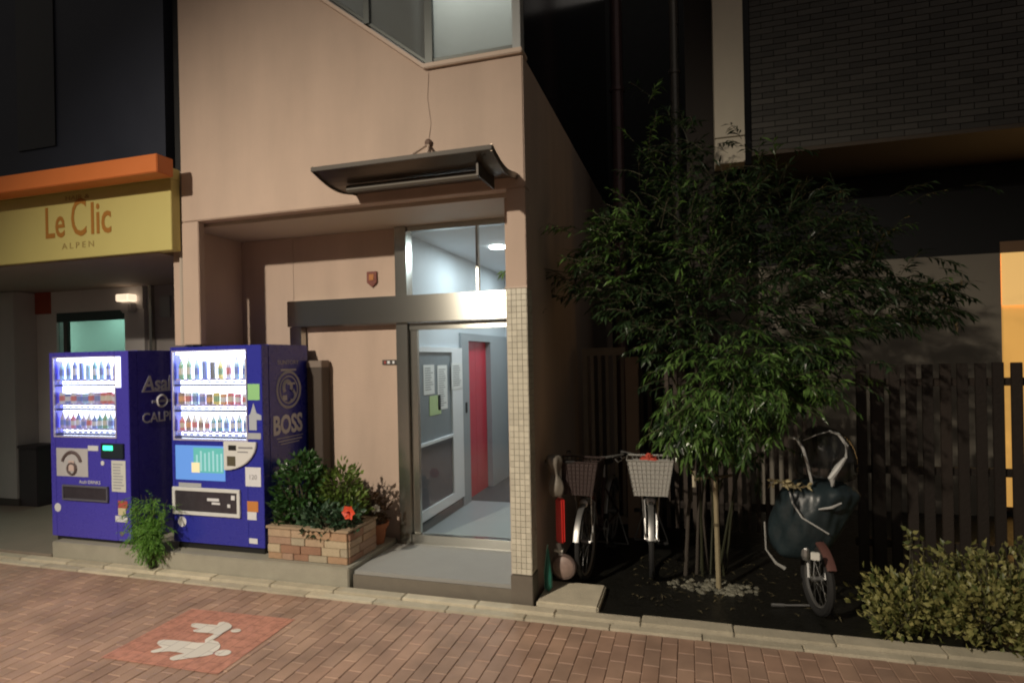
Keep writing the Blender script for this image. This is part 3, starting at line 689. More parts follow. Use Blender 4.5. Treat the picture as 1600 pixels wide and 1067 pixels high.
text('side_logo', 'SUNTORY', .055, mat('logo_dim', (.52, .52, .56), .5), V2, (.502, .36, 1.66), RX, sx=1.2)
MB().box(.500, .503, .18, .56, .985, .992).box(.500, .503, .2, .54, .955, .965).box(.500, .503, .23, .50, .93, .938).build('logo_rule', mat('logo_dim', (.52, .52, .56), .5), V2)
tag(MB().box(-.055, .055, -.05, .05, 0, .06).box(-.035, .035, -.055, -.05, .02, .045).lathe((0, 0, .06), [(.02, 0), (.02, .03)], 8).build('sensor_box', mat('sensor_dark', (.04, .05, .09), .4), None, .004, loc=(-4.40, 4.45, 2.018)), 'small dark box on top of the vending machine beside the pier', 'box')
# dark brown upright box with a lighter top band beside the machine
mc = thing('upright_dark_box', 'brown upright box against the pink wall between vending machine and planter', 'cabinet', (-3.5, 4.99, .176))
MB().box(-.05, .115, -.03, .10, 0, 1.685).build('dark_box_body', mat('dark_box_brown', (.06, .045, .035), .6, var=.15), mc, .004)
MB().box(-.052, .117, -.034, .102, 1.62, 1.69).build('dark_box_top', mat('dark_box_top', (.20, .16, .13), .6), mc, .004)

# ------------------------------------------------------------------ foliage helpers
def leaf_mesh(mb, p, d, n, l, w, bend=.25):
    """one leaf, two quads folded along its length"""
    d = d.normalized(); s_ = d.cross(n)
    if s_.length < 1e-3: s_ = d.cross(Vector((1, 0, 0)))
    s_.normalize(); n = s_.cross(d)
    k = len(mb.v); m = p+d*l*.5+n*l*.04; e = p+d*l-n*l*bend*.5
    mb.v += [tuple(p), tuple(m+s_*w*.5), tuple(e), tuple(m-s_*w*.5), tuple(m-n*w*.12)]
    mb.f += [(k, k+1, k+4), (k+1, k+2, k+4), (k+2, k+3, k+4), (k+3, k, k+4)]
def rv(a=1): return Vector((R.uniform(-1, 1), R.uniform(-1, 1), R.uniform(-1, 1)))*a
def spray(mb, st_, d, L, n, ll, lw, droop=.35, twigs=None):
    p = Vector(st_); d = Vector(d).normalized(); path = [p.copy()]
    for i in range(n):
        d = (d+Vector((0, 0, -droop/n))+rv(.06)).normalized(); p = p+d*L/n; path.append(p.copy())
        for sgn in (1, -1):
            side = d.cross(Vector((0, 0, 1)))
            if side.length < .1: side = Vector((1, 0, 0))
            ld_ = (d*.7+side*sgn*R.uniform(.4, .9)+Vector((0, 0, -R.uniform(.0, .7)))+rv(.25)).normalized()
            leaf_mesh(mb, p, ld_, (Vector((0, 0, 1))+rv(.6)).normalized(), ll*R.uniform(.6, 1.15), lw*R.uniform(.7, 1.2))
    if twigs is not None: twigs.tube(path[::2]+[path[-1]] if len(path) > 3 else path, .0025, 3, False)
def bush(mb, c, rad, n, ll, lw, up_=.3, twigs=None, base=None, shell=.5):
    c = Vector(c); rad = Vector(rad)
    for i in range(n):
        v = rv().normalized(); r_ = R.uniform(shell, 1)**.6
        r_ *= 1+.18*math.sin(v.x*5+v.z*7)+.12*math.sin(v.y*9-v.x*4)
        p = c+Vector((v.x*rad.x, v.y*rad.y, v.z*rad.z))*r_
        if p.z < c.z-rad.z*.95: continue
        d = (v+Vector((0, 0, up_))+rv(.7)).normalized()
        leaf_mesh(mb, p, d, (v+rv(.8)).normalized(), ll*R.uniform(.6, 1.3), lw*R.uniform(.7, 1.3))
    if twigs is not None:
        for i in range(14):
            v = rv().normalized(); v.z = abs(v.z)
            e = c+Vector((v.x*rad.x, v.y*rad.y, v.z*rad.z))*.85
            b = Vector(base or (c.x, c.y, c.z-rad.z))+Vector((R.uniform(-.04, .04), R.uniform(-.03, .03), 0))
            twigs.tube([b, (b+e)/2+rv(.03), e], [.007, .005, .003], 4, False)
BARK = mat('green_bark', (.06, .055, .03), .8, var=.2)

# feathery plant growing from the kerb joint in front of the machines
fp = thing('feathery_weed', 'bright green feathery plant growing in front of the gap between the two blue vending machines', 'plant', (-4.66, 4.19, .02))
mbf, tw = MB(), MB()
for i in range(75):
    a_ = R.uniform(0, 2*math.pi); rr = R.uniform(0, .22)
    st0 = Vector((R.uniform(-.02, .02), R.uniform(-.015, .015), .0)); tip = Vector((rr*math.cos(a_)+.01, min(.02, rr*math.sin(a_)*.6-.02), R.uniform(.30, .68)))
    mid = (st0+tip)/2+Vector((0, 0, .08))
    tw.tube([st0, mid, tip], [.003, .002, .0015], 3, False)
    for k in range(5):
        t = R.uniform(.3, 1); p = st0.lerp(mid, t*2) if t < .5 else mid.lerp(tip, t*2-1)
        dd = Vector((R.uniform(-1, 1), R.uniform(-.9, .25), R.uniform(-.5, .7)))
        spray(mbf, p, dd, R.uniform(.09, .17), 8, .042, .008, .9)
f1 = mbf.build('foliage', leafmat('feather_leaf', (.09, .24, .03), (.20, .40, .07), .5, .4), fp, recalc=False); f1['kind'] = 'stuff'
tw.build('stems', BARK, fp)

# ------------------------------------------------------------------ stone planter and its plants
PL = thing('stone_planter', 'tan stone-clad planter box on the concrete platform right of the machines', 'planter', (-3.12, 4.52, .176))
MB().box(-.375, .40, -.215, -.17, 0, .262).box(-.375, .40, .19, .235, 0, .262).box(-.375, -.33, -.17, .19, 0, .262).box(.355, .40, -.17, .19, 0, .262).build('planter_box', mat('planter_mortar', (.30, .24, .17), .9, var=.2, bump=.4), PL)
MB().box(-.33, .355, -.17, .19, 0, .225).build('soil', mat('soil_dark', (.03, .022, .015), .95, var=.3, bump=.6), PL)
MB().box(-.39, .415, -.235, -.16, .262, .283).box(-.39, .415, .18, .25, .262, .283).box(-.39, -.32, -.16, .18, .262, .283).box(.345, .415, -.16, .18, .262, .283).build('planter_rim', mat('rim_tan', (.36, .27, .18), .8, var=.25, vscale=12, bump=.4), PL, .004)
SC = [mat('stone_'+str(i), c, .85, var=.22, vscale=14, bump=.6, bscale=45) for i, c in enumerate(((.40, .26, .16), (.42, .31, .21), (.36, .24, .17), (.46, .38, .26), (.30, .17, .11), (.38, .33, .24)))]
def stones(face):
    z = .003
    L_ = (-.376, .401) if face == 'f' else (-.212, .232)
    for hgt in (.058, .07, .062, .066):
        x = L_[0]
        while x < L_[1]-.01:
            l = min(R.uniform(.09, .24), L_[1]-x)
            if L_[1]-x-l < .05: l = L_[1]-x
            d = R.uniform(.008, .018)
            if face == 'f': mb = MB().box(x+.002, x+l-.002, -.215-d, -.214, z, z+hgt-.003)
            else: mb = MB().box(.399, .40+d, x+.002, x+l-.002, z, z+hgt-.003)
            mb.build('stone', R.choice(SC), PL, .004); x += l
        z += hgt
stones('f'); stones('s')
# plants of the planter
def plant(name, label, loc, clumps, m, ll, lw, twig=True, cat='plant', grp=None):
    t = thing(name, label, cat, loc, 0, grp); mb, tw = MB(), MB()
    for (c, r_, n) in clumps: bush(mb, c, r_, n, ll, lw, .25, tw if twig else None, (c[0]*.5, c[1]*.5, 0), .35)
    o = mb.build('foliage', m, t, recalc=False); o['kind'] = 'stuff'
    if twig: tw.build('stems', BARK, t)
    return t
G1 = leafmat('dark_leaf', (.022, .065, .018), (.06, .15, .04), .35, .3)
G2 = leafmat('mid_leaf', (.07, .14, .02), (.19, .27, .06), .45, .4)
G3 = leafmat('blue_green_leaf', (.03, .075, .04), (.08, .15, .08), .4, .3)
plant('dark_bush', 'dark green leafy bush in the left half of the stone planter', (-3.32, 4.5, .40), [((0, 0, .33), (.24, .17, .26), 700), ((-.06, -.05, .12), (.16, .13, .14), 260), ((.05, 0, .54), (.14, .12, .11), 200)], G1, .07, .034)
plant('light_bush', 'lighter yellow-green bush at the back of the stone planter centre', (-2.98, 4.60, .40), [((0, 0, .33), (.19, .13, .21), 520), ((.10, -.03, .20), (.18, .12, .14), 300), ((-.1, -.05, .2), (.12, .1, .1), 120)], G2, .06, .03)
hb = plant('hibiscus', 'low green hibiscus with one open red flower at the right of the planter', (-2.94, 4.42, .40), [((-.05, -.02, .09), (.26, .12, .12), 520), ((.12, .03, .10), (.12, .1, .12), 200)], G3, .06, .036)
FR = leafmat('red_petal', (.75, .06, .02), (.85, .13, .06), .5, .3)
fl = MB(); fc = Vector((.27, -.17, .225))
for k in range(6):
    a_ = 2*math.pi*k/6; d = Vector((math.cos(a_), -.25, math.sin(a_)))
    leaf_mesh(fl, fc, d, Vector((math.sin(a_)*.2, -1, .2)), .064, .075, .15)
fo = fl.build('flower', FR, hb, recalc=False)
MB().tube([fc+Vector((0, .005, 0)), fc+Vector((.004, -.045, .01))], [.010, .006], 6).build('stamen', mat('stamen_dark', (.30, .01, .02), .6), fo)
MB().tube([(.15, -.02, .05), (.22, -.1, .16), fc+Vector((0, .01, 0))], .004, 4).build('flower_stalk', BARK, hb)
# terracotta pot
pt = thing('terracotta_pot', 'round terracotta flower pot between the stone planter and the entrance', 'flower pot', (-2.80, 4.90, .176))
MB().lathe((0, 0, 0), [(.075, 0), (.105, .15), (.12, .152), (.125, .19), (.108, .19), (.10, .17)], 20).build('pot', mat('terracotta', (.33, .12, .05), .8, var=.2, vscale=15), pt, smooth=True)
MB().lathe((0, 0, .15), [(.098, 0), (.098, .022)], 14).build('soil', _m['soil_dark'], pt)
pp = plant('potted_plant', 'reddish brown leafy plant with a white blossom in the terracotta pot', (-2.80, 4.90, .35), [((-.04, -.02, .10), (.16, .12, .13), 300), ((-.10, 0, .20), (.12, .1, .1), 130)], leafmat('russet_leaf', (.07, .05, .03), (.17, .10, .05), .5, .3), .05, .026)
wb = MB()
for k in range(26):
    v = rv().normalized(); leaf_mesh(wb, Vector((.075, -.12, .17))+v*.008, v, rv().normalized(), .038, .032, .1)
wb.build('white_blossom', leafmat('white_petal', (.78, .74, .66), (.85, .82, .75), .6, .2), pp, recalc=False)

# ------------------------------------------------------------------ right hand: building, gate, fence
RB = thing('dark_tiled_building', 'dark tiled building with overhanging upper floor behind the slatted fence', 'building', (3, 7, 0))
def rb(name, m, x0, x1, y0, y1, z0, z1, bevel=0, parent=None):
    o = box(name, m, parent or RB, x0, x1, y0, y1, z0, z1, bevel)
    if parent is None: o.location = (-3, -7, 0)
    return o
rb('upper_core', mat('upper_core_dark', (.014, .013, .011), .8), .66, 9, 6.62, 9, 3.92, 9)
DT = mat('dark_tile', (.085, .079, .068), .55, island=.25, objrand=.2, var=.1)
tmb = MB(); z = 3.92; row = 0
while z < 6.6:
    x = .66+(row % 2)*-.115
    while x < 4.4:
        a0, a1 = max(x, .662), min(x+.227, 4.4)
        if a1-a0 > .02: d = R.uniform(-.002, .002); tmb.box(a0+.003, a1-.001, 6.606+d, 6.619, z+.003, z+.056)
        x += .23
    z += .060; row += 1
o = tmb.build('wall_tiles', DT, RB); o.location = (-3, -7, 0); o['kind'] = 'stuff'
rb('overhang_soffit', mat('brown_soffit', (.10, .078, .058), .8, var=.15), .66, 9, 6.60, 7.80, 3.88, 3.918)
rb('white_pilaster', mat('pilaster_cream', (.72, .65, .52), .8, var=.06, stain=.08), .30, .585, 6.45, 6.70, 4.06, 9)
rb('white_pilaster', mat('pilaster_cream', (.72, .65, .52), .8, var=.06, stain=.08), .30, .585, 6.45, 6.70, 3.79, 4.045)
rb('dark_reveal', M_black, .587, .658, 6.60, 6.8, 3.8, 9)
rb('side_strip', mat('brown_strip', (.028, .022, .018), .8), 0.02, .298, 6.72, 9, 0, 9)
rb('shadow_wall', M_dark, .30, 9, 7.81, 7.9, 2.90, 3.88)  # overhang's shade put into the wall's black colour
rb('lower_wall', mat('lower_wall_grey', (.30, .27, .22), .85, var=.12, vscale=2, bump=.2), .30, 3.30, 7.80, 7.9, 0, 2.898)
rb('lower_wall', _m['lower_wall_grey'], 4.6, 9, 7.80, 7.9, 0, 2.898)
wf = rb('window', mat('window_bronze', (.05, .03, .02), .4), 3.30, 4.6, 7.86, 7.95, .05, 3.03)
MB().box(.3, 1.6, .855, .858, .1, 2.9).build('window_pane', emat('warm_window', (1.0, .53, .13), .48), wf, loc=(3, 7, 0))
wf.data.materials[0] = _m['window_bronze']
MB().box(.32, 1.6, .83, .836, 2.32, 2.90).build('upper_glow_sheet', emat('upper_glow', (1.0, .60, .20), .60), wf, loc=(3, 7, 0))  # glowing sheet added so the window grows paler towards its top
MB().box(.30, 1.6, .80, .86, 2.902, 3.02).build('window_top_band', mat('top_band_brown', (.30, .18, .10), .6), wf, loc=(3, 7, 0))
area('window_glow', (3.9, 7.70, 1.7), .9, 9, (1, .62, .25), (-math.pi/2, 0, 0), 1.8)
def pipe(name, x, y, r, z0, z1, m):
    mb = MB().tube([(x, y, z0), (x, y, z1)], r, 10)
    for z in (2.0, 3.6, 5.0): mb.lathe((x, y, z), [(r*1.25, 0), (r*1.25, .04)], 10)
    return mb
MP = mat('pipe_dark', (.30, .28, .25), .3, metal=.4, var=.2)
o = pipe('p', -.09, 6.95, .055, 0, 9, MP).build('drain_pipe', MP, RB, smooth=True); o.location = (-3, -7, 0)
AW = thing('alley_back_building', 'unlit building closing the narrow alley behind the slatted gate', 'building', (-.4, 12, 0))
box('wall', M_dark, AW, -1.5, 12, .0, .2, 0, 9)
MP2 = mat('pipe_maroon', (.16, .10, .10), .18, metal=.3, var=.2)
o = pipe('p', -.76+.4, 7.2-12, .075, 0, 9, MP2).build('drain_pipe', MP2, AW, smooth=True)
tag(AW, 'unlit building closing the alley, with a shiny downpipe left of the bamboo')

WD = mat('dark_timber', (.026, .018, .013), .7, var=.3, vscale=8, bump=.3, objrand=.35)
WD2 = mat('grey_timber', (.24, .20, .16), .8, var=.25, vscale=8, bump=.3, objrand=.25)
GT = thing('slatted_gate', 'grey vertical-slat gate closing the alley beside the pink building', 'gate', (-1.07, 6.2, 0))
MB().box(0, .44, -.02, .04, 1.86, 1.94).box(0, .05, -.02, .04, .1, 1.86).box(0, .44, .0, .03, .12, .20).build('gate_frame', WD2, GT, .003)
sl = MB().box(-.018, .018, -.012, .012, .2, 1.86).build('slat', WD2, GT, .002); sl.location = (.10, 0, 0)
for k in range(1, 5): inst(sl, GT, (.10+k*.078, 0, 0))
MB().box(.445, .57, -.06, .08, 0, 1.84).build('gate_post', mat('post_brown', (.32, .23, .17), .8, var=.15), GT, .004)
G_2 = thing('timber_fence', 'short dark slat fence right of the gate post, half hidden by leaves', 'fence', (-.48, 6.25, 0))
s2 = MB().box(-.02, .02, -.012, .012, .1, 1.72).build('slat', mat('mid_timber', (.055, .042, .033), .8, var=.25, vscale=8, bump=.3, objrand=.3), G_2, .002)
for k in range(1, 20): inst(s2, G_2, (k*.085, 0, 0))
for z in (.3, 1.55): MB().box(-.03, 1.66, .013, .05, z, z+.07).build('rail', WD, G_2)

FN = thing('slatted_fence', 'tall brown vertical-slat fence at the right in front of the lit window', 'fence', (1.33, 5.5, 0))
sf = MB().box(-.037, .037, -.012, .012, .05, 1.74).build('slat', WD, FN, .003); sf.location = (.02, 0, 0)
for k in range(1, 24):
    if k == 1: continue
    inst(sf, FN, (.02+k*.1185+R.uniform(-.003, .003), 0, R.uniform(-.006, .006)))
for z in (.25, .85, 1.56): MB().box(-.03, 2.9, .014, .055, z, z+.062).build('rail', WD, FN)
MB().box(.085, .18, -.03, .0135, 0, 1.75).build('post', WD, FN, .004); MB().box(1.6, 1.7, .057, .14, 0, 1.7).build('post', WD, FN, .004)

# ------------------------------------------------------------------ bicycles
CH = mat('chrome', (.42, .42, .41), .42, metal=.85); RUB = mat('rubber', (.015, .015, .015), .8)
def wheel(t, name, y, Rw, tw_=.022):
    w = bpy.data.objects.new(name, None); COL.objects.link(w); w.parent = t; w.location = (0, y, Rw); w.empty_display_size = .05
    MB().ring((0, 0, 0), Rw-tw_, tw_, 'x', 32, 8).build('tyre', RUB, w, smooth=True)
    MB().ring((0, 0, 0), Rw-tw_*2.2, .011, 'x', 32, 5).build('rim', CH, w)
    sp = MB()
    for k in range(18):
        a_ = 2*math.pi*k/18; s_ = .025*(1 if k % 2 else -1)
        sp.tube([(s_, 0, 0), (0, (Rw-tw_*2.2)*math.cos(a_), (Rw-tw_*2.2)*math.sin(a_))], .0016, 3, False)
    sp.lathe((-.04, 0, 0), [(.018, 0), (.018, .08)], 8, 'x')
    sp.build('spokes', CH, w)
    return w
def bicycle(name, label, loc, rz, frame_m, fender_m, basket_m, headtube_m, Rw=.31, basket_y=-.33, solid=True, bw=.34, bz=(.80, 1.07)):
    """front wheel at y=0 facing -y, bike runs back to +y"""
    t = thing(name, label, 'bicycle', loc, rz, 'parked bicycles')
    wheel(t, 'front_wheel', 0, Rw); wheel(t, 'rear_wheel', 1.04, Rw)
    ht0, ht1 = (0, .17, Rw+.36), (0, .235, Rw+.56)
    fr_ = MB()
    fr_.tube([(0, .20, Rw+.42), (0, .38, Rw+.10), (0, .55, Rw-.03)], .018, 8)
    fr_.tube([(0, .19, Rw+.38), (0, .36, Rw+.02), (0, .55, Rw-.05)], .014, 8)
    fr_.tube([(0, .55, Rw-.04), (0, .70, Rw+.40)], .016, 8)
    for s_ in (-1, 1):
        fr_.tube([(s_*.02, .56, Rw-.04), (s_*.055, 1.04, Rw)], .010, 6); fr_.tube([(s_*.02, .67, Rw+.30), (s_*.055, 1.04, Rw)], .009, 6)
    fr_.build('frame', frame_m, t, smooth=True)
    MB().tube([(0, .145, Rw+.27), ht0, ht1], .020, 8).build('head_tube', headtube_m, t, smooth=True)
    fk = MB()
    for s_ in (-1, 1): fk.tube([(s_*.048, 0, Rw), (s_*.05, .07, Rw+.16), (s_*.045, .12, Rw+.30), (0, .145, Rw+.33)], .012, 6)
    fk.build('fork', CH, t, smooth=True)
    fd = MB().ring((0, 0, Rw), Rw+.022, .026, 'x', 20, 6, math.radians(10), math.radians(165), .35); fd.build('front_fender', fender_m, t, smooth=True)
    MB().ring((0, 1.04, Rw), Rw+.022, .026, 'x', 20, 6, math.radians(5), math.radians(170), .35).build('rear_fender', fender_m, t, smooth=True)
    hbz = Rw+.67
    MB().tube([(0, .21, Rw+.48), (0, .24, hbz)], .012, 6).tube([(-.26, .42, hbz), (-.24, .33, hbz+.01), (-.12, .22, hbz), (0, .20, hbz), (.12, .22, hbz), (.24, .33, hbz+.01), (.26, .42, hbz)], .011, 6).build('handlebar', CH, t, smooth=True)
    for s_ in (-1, 1):
        MB().tube([(s_*.262, .44, hbz-.002), (s_*.245, .35, hbz+.01)], .017, 8).build('grip', RUB, t)
        MB().tube([(s_*.20, .27, hbz-.02), (s_*.235, .22, hbz-.035), (s_*.25, .30, hbz-.03)], .005, 5).build('brake_lever', CH, t)
    # basket
    z0, z1 = bz; yb = -.02; yf = -.30; bwt = bw/2; bwb = bw/2-.05
    bk = MB()
    def lerp(a, b, q): return a+(b-a)*q
    n = 11 if solid else 8
    wr = .0036 if solid else .0022
    for (ya, yb_) in ((yf, yf), (yb, yb)):
        for k in range(n):
            q = -1+2*k/(n-1); bk.tube([(q*bwb, ya*.9-.01, z0), (q*bwt, ya, z1)], wr, 3, False)
    for s_ in (-1, 1):
        for k in range(8):
            y_ = lerp(yf, yb, k/7); bk.tube([(s_*bwb, y_*.9-.01, z0), (s_*bwt, y_, z1)], wr, 3, False)
    for k in range(9 if solid else 6):
        q = k/(8 if solid else 5); w_ = lerp(bwb, bwt, q); z = lerp(z0, z1, q); a0, a1 = lerp(yf*.9-.01, yf, q), lerp(yb*.9-.01, yb, q)
        bk.tube([(-w_, a0, z), (w_, a0, z), (w_, a1, z), (-w_, a1, z), (-w_, a0, z)], wr if q < 1 else .007, 4, False)
    for k in range(6): bk.tube([(lerp(-bwb, bwb, k/5), yf*.9, z0), (lerp(-bwb, bwb, k/5), yb, z0)], wr, 3, False)
    if solid:
        e = .004
        bk.poly([(-bwb, yf*.9-.01+e, z0), (bwb, yf*.9-.01+e, z0), (bwt, yf+e, z1), (-bwt, yf+e, z1)])
        bk.poly([(-bwb+e, yf*.9-.01, z0), (-bwb+e, yb, z0), (-bwt+e, yb, z1), (-bwt+e, yf, z1)])
        bk.poly([(bwb-e, yf*.9-.01, z0), (bwb-e, yb, z0), (bwt-e, yb, z1), (bwt-e, yf, z1)])
    bk.build('basket', basket_m, t)
    MB().tube([(-.05, -.0, Rw), (-.07, -.08, z0)], .005, 5).tube([(.05, 0, Rw), (.07, -.08, z0)], .005, 5).build('basket_stay', CH, t)
    hl = MB().lathe((0, -.06, Rw+.33), [(.012, .06), (.032, .03), (.036, 0), (.02, -.008)], 12, 'y').build('headlamp', CH, t, smooth=True)
    MB().box(-.075, .075, .70, .80, Rw+.52, Rw+.57).box(-.03, .03, .56, .72, Rw+.53, Rw+.56).build('saddle', RUB, t, .02)
    MB().tube([(0, .70, Rw+.38), (0, .72, Rw+.52)], .012, 6).build('seat_post', CH, t)
    MB().tube([(-.055, 1.04, Rw), (-.16, .98, .01)], .007, 5).tube([(.055, 1.04, Rw), (.16, .98, .01)], .007, 5).tube([(-.16, .98, .01), (.16, .98, .01)], .007, 5).build('kickstand', CH, t)
    MB().ring((.045, .55, Rw-.04), .085, .006, 'x', 20, 4).tube([(.05, .55, Rw-.04), (.07, .46, Rw-.16)], .008, 5).tube([(-.05, .55, Rw-.04), (-.07, .64, Rw+.08)], .008, 5).tube([(-.06, .55, Rw-.04), (.06, .55, Rw-.04)], .012, 5).build('crank', CH, t)
    MB().box(.06, .15, .43, .50, Rw-.17, Rw-.15).box(-.15, -.06, .61, .68, Rw+.07, Rw+.09).build('pedal', RUB, t)
    MB().tube([(.02, .22, hbz), (.06, .02, hbz-.10), (.05, -.0, Rw+.35), (.05, .05, Rw+.15)], .003, 4).tube([(-.02, .22, hbz), (-.08, .0, hbz-.16), (-.03, .1, Rw+.3)], .003, 4).build('brake_cable', RUB, t)
    return t
FBR = mat('frame_brown', (.05, .02, .02), .4, coat=.3); FSI = mat('frame_silver', (.35, .35, .34), .35, metal=.7)
HTW = mat('tube_white', (.55, .54, .50), .4); FTL = mat('frame_teal', (.02, .09, .09), .35, coat=.4)
b1 = bicycle('bicycle', 'bicycle with dark wire basket parked next to the tiled pier', (-.85, 4.93, .0), math.radians(-5), FBR, CH, mat('basket_dark', (.045, .03, .028), .5), HTW, solid=True, bw=.36, bz=(.76, 1.02))
MB().tube([(.0, .155, .60), (.0, .165, .65)], .0235, 8).build('red_band', mat('band_red', (.35, .03, .03), .4), b1)
b2 = bicycle('bicycle', 'bicycle with pale grey front basket left of the bamboo stake', (-.33, 5.10, .0), math.radians(4), FTL, CH, mat('basket_grey', (.36, .355, .33), .6), HTW, solid=True, bw=.36, bz=(.74, 1.02))
MB().tube([(.0, .155, .58), (.0, .165, .63)], .0235, 8).build('dark_band', mat('band_maroon', (.10, .02, .04), .4), b2)
tag(MB().box(-.07, .07, -.10, .03, 0, .035).lathe((0, -.04, .035), [(.04, 0), (.03, .03)], 8).build('red_pouch', mat('pouch_red', (.50, .07, .04), .6, var=.2), None, .012, loc=(-.32, 4.90, 1.006)), 'small red pouch lying on the pale grey bicycle basket', 'pouch')
# low red scooter with the grey bag tied to its handle
sc = thing('upright_scooter', 'red scooter folded upright between tiled pier and first bicycle', 'scooter', (-1.0, 4.62, .05))
MB().box(-.036, .036, -.018, .018, .33, .69).build('deck', mat('deck_red', (.62, .02, .015), .35, var=.1), sc, .014)
MB().tube([(0, 0, .69), (0, .02, .98)], .014, 8).tube([(-.02, 0, .33), (.0, -.01, .24)], .020, 8).build('stem', HTW, sc)
MB().box(-.05, .02, -.03, .03, .265, .285).build('clamp', mat('clamp_pale', (.6, .58, .5), .4), sc, .004)
MB().lathe((.02, -.035, .15), [(.02, -.01), (.075, 0), (.085, .01), (.085, .035), (.075, .045)], 18, 'y').build('wheel', mat('wheel_pale', (.28, .20, .17), .5, var=.4, vscale=25), sc, smooth=True)
MB().ring((.02, -.013, .15), .088, .016, 'y', 20, 6).build('tyre', mat('tyre_brown', (.10, .07, .06), .7), sc)
MB().tube([(-.12, .02, .97), (.12, .02, .97)], .012, 6).build('handle', RUB, sc)
def blob(name, m, parent, prof, seed, sx=1, sy=1, loc=(0, 0, 0), seg=18, amp=.12):
    rr = random.Random(seed); mb = MB(); n0 = 0
    ph = [rr.uniform(0, 6.28) for _ in range(6)]
    for i, (r_, z, ox) in enumerate(prof):
        for j in range(seg):
            t = 2*math.pi*j/seg
            q = r_*(1+amp*math.sin(3*t+ph[0]+i*.9)+amp*.7*math.sin(5*t+ph[1]-i*.6)+amp*.5*math.sin(9*t+ph[2]+i*1.7))
            mb.v.append((ox+q*math.cos(t)*sx, q*math.sin(t)*sy, z))
    for i in range(len(prof)-1):
        for j in range(seg):
            a_ = i*seg+j; b_ = i*seg+(j+1) % seg; mb.f.append((a_, b_, b_+seg, a_+seg))
    mb.f.append(tuple(range(seg))[::-1]); mb.f.append(tuple(len(mb.v)-seg+j for j in range(seg)))
    o = mb.build(name, m, parent, smooth=False, loc=loc)
    if name == 'rain_cover':
        for v in o.data.vertices:
            t = math.atan2(v.co.y, v.co.x); f = abs(math.sin(4.5*t+v.co.z*9+ph[3]))**.5*.9+abs(math.sin(7*t-v.co.z*13+ph[4]))*.5
            q = 1-.10*f+.02*math.sin(31*t+v.co.z*40); v.co.x *= q; v.co.y *= q
    md = o.modifiers.new('s', 'SUBSURF'); md.levels = 1; md.render_levels = 1
    o.data.polygons.foreach_set('use_smooth', [True]*len(o.data.polygons)); return o
gb = blob('plastic_bag', mat('bag_grey', (.20, .18, .15), .5, var=.35, vscale=22, bump=.5, bscale=30), None, [(.03, .75, 0), (.058, .79, .0), (.06, .86, .005), (.035, .92, .0), (.028, .94, 0), (.05, .99, -.01), (.07, 1.05, -.015), (.045, 1.09, -.02)], 3, loc=(-1.02, 4.58, 0), amp=.16)
tag(gb, 'crumpled grey bag tied above the red scooter beside the pier', 'bag')
gu = thing('green_umbrella', 'thin green folded umbrella leaning at the foot of the tiled pier', 'umbrella', (-1.07, 4.47, .05))
MB().lathe((0, 0, 0), [(.006, 0), (.030, .03), (.032, .12), (.016, .26), (.006, .33)], 10).build('canopy_cloth', mat('umbrella_green', (.02, .16, .12), .5, var=.2), gu)
MB().tube([(-.025, -.01, .0), (-.03, -.01, .15), (-.01, 0, .32), (0, 0, .36)], .004, 5).build('umbrella_rib', mat('mint', (.25, .50, .42), .4), gu)

# child-seat bicycle under a cover
cbk = thing('covered_bicycle', 'bicycle with child seat under a dark teal rain cover near the fence', 'bicycle', (.84, 4.64, 0), math.radians(-12), 'parked bicycles')
w1 = wheel(cbk, 'front_wheel', 0, .25, .028); wheel(cbk, 'rear_wheel', 1.15, .27, .026)
w1.rotation_euler = (0, 0, math.radians(24))
ff = MB().ring((0, 0, .25), .272, .034, 'x', 22, 6, math.radians(20), math.radians(150), .4).build('front_fender', mat('fender_brown', (.13, .06, .05), .45, var=.25), cbk, smooth=True); ff.rotation_euler = (0, 0, math.radians(24))
MB().tube([(0, .16, .55), (0, .40, .28), (0, .60, .24)], .022, 8).tube([(0, .60, .24), (0, .78, .66)], .016, 8).tube([(.03, .60, .25), (.05, 1.15, .27)], .012, 6).tube([(-.03, .60, .25), (-.05, 1.15, .27)], .012, 6).build('frame', mat('frame_maroon', (.07, .02, .02), .4), cbk, smooth=True)
fk = MB()
for s_ in (-1, 1): fk.tube([(s_*.055, 0, .25), (s_*.055, .06, .42), (s_*.03, .13, .56), (0, .15, .66)], .014, 6)
fk.build('fork', CH, cbk, smooth=True)
MB().box(-.028, .028, -.30, -.27, .47, .52).build('reflector', mat('reflector_pale', (.65, .65, .6), .2), cbk, .004)
MB().lathe((-.07, -.02, .38), [(.02, 0), (.03, .03), (.03, .08), (.02, .1)], 10).build('headlamp', CH, cbk)
MB().tube([(-.02, .1, .02), (-.22, .02, .015)], .008, 6).tube([(-.30, -.02, .02), (-.22, .02, .015)], .013, 6).build('kickstand', CH, cbk)
cv = mat('cover_teal', (.019, .031, .036), .38, var=.45, vscale=7, bump=1.0, bscale=7)
blob('rain_cover', cv, cbk, [(.05, .47, -.17), (.15, .50, -.16), (.20, .56, -.13), (.23, .63, -.11), (.255, .70, -.08), (.26, .77, -.06), (.275, .84, -.04), (.27, .91, -.02), (.27, .97, .01), (.235, 1.02, .02), (.12, 1.06, .04)], 8, 1.05, .9, loc=(0, .12, -.13), seg=56, amp=.05)
blob('rain_hood', glassmat('clear_vinyl', (.62, .64, .64), .10, .12), cbk, [(.20, 1.03, .05), (.23, 1.10, .06), (.22, 1.22, .07), (.19, 1.34, .06), (.10, 1.42, .04), (.03, 1.44, .03)], 9, .95, .8, loc=(0, .22, -.13), seg=22, amp=.03)
HW = mat('hoop_white', (.42, .43, .42), .45)
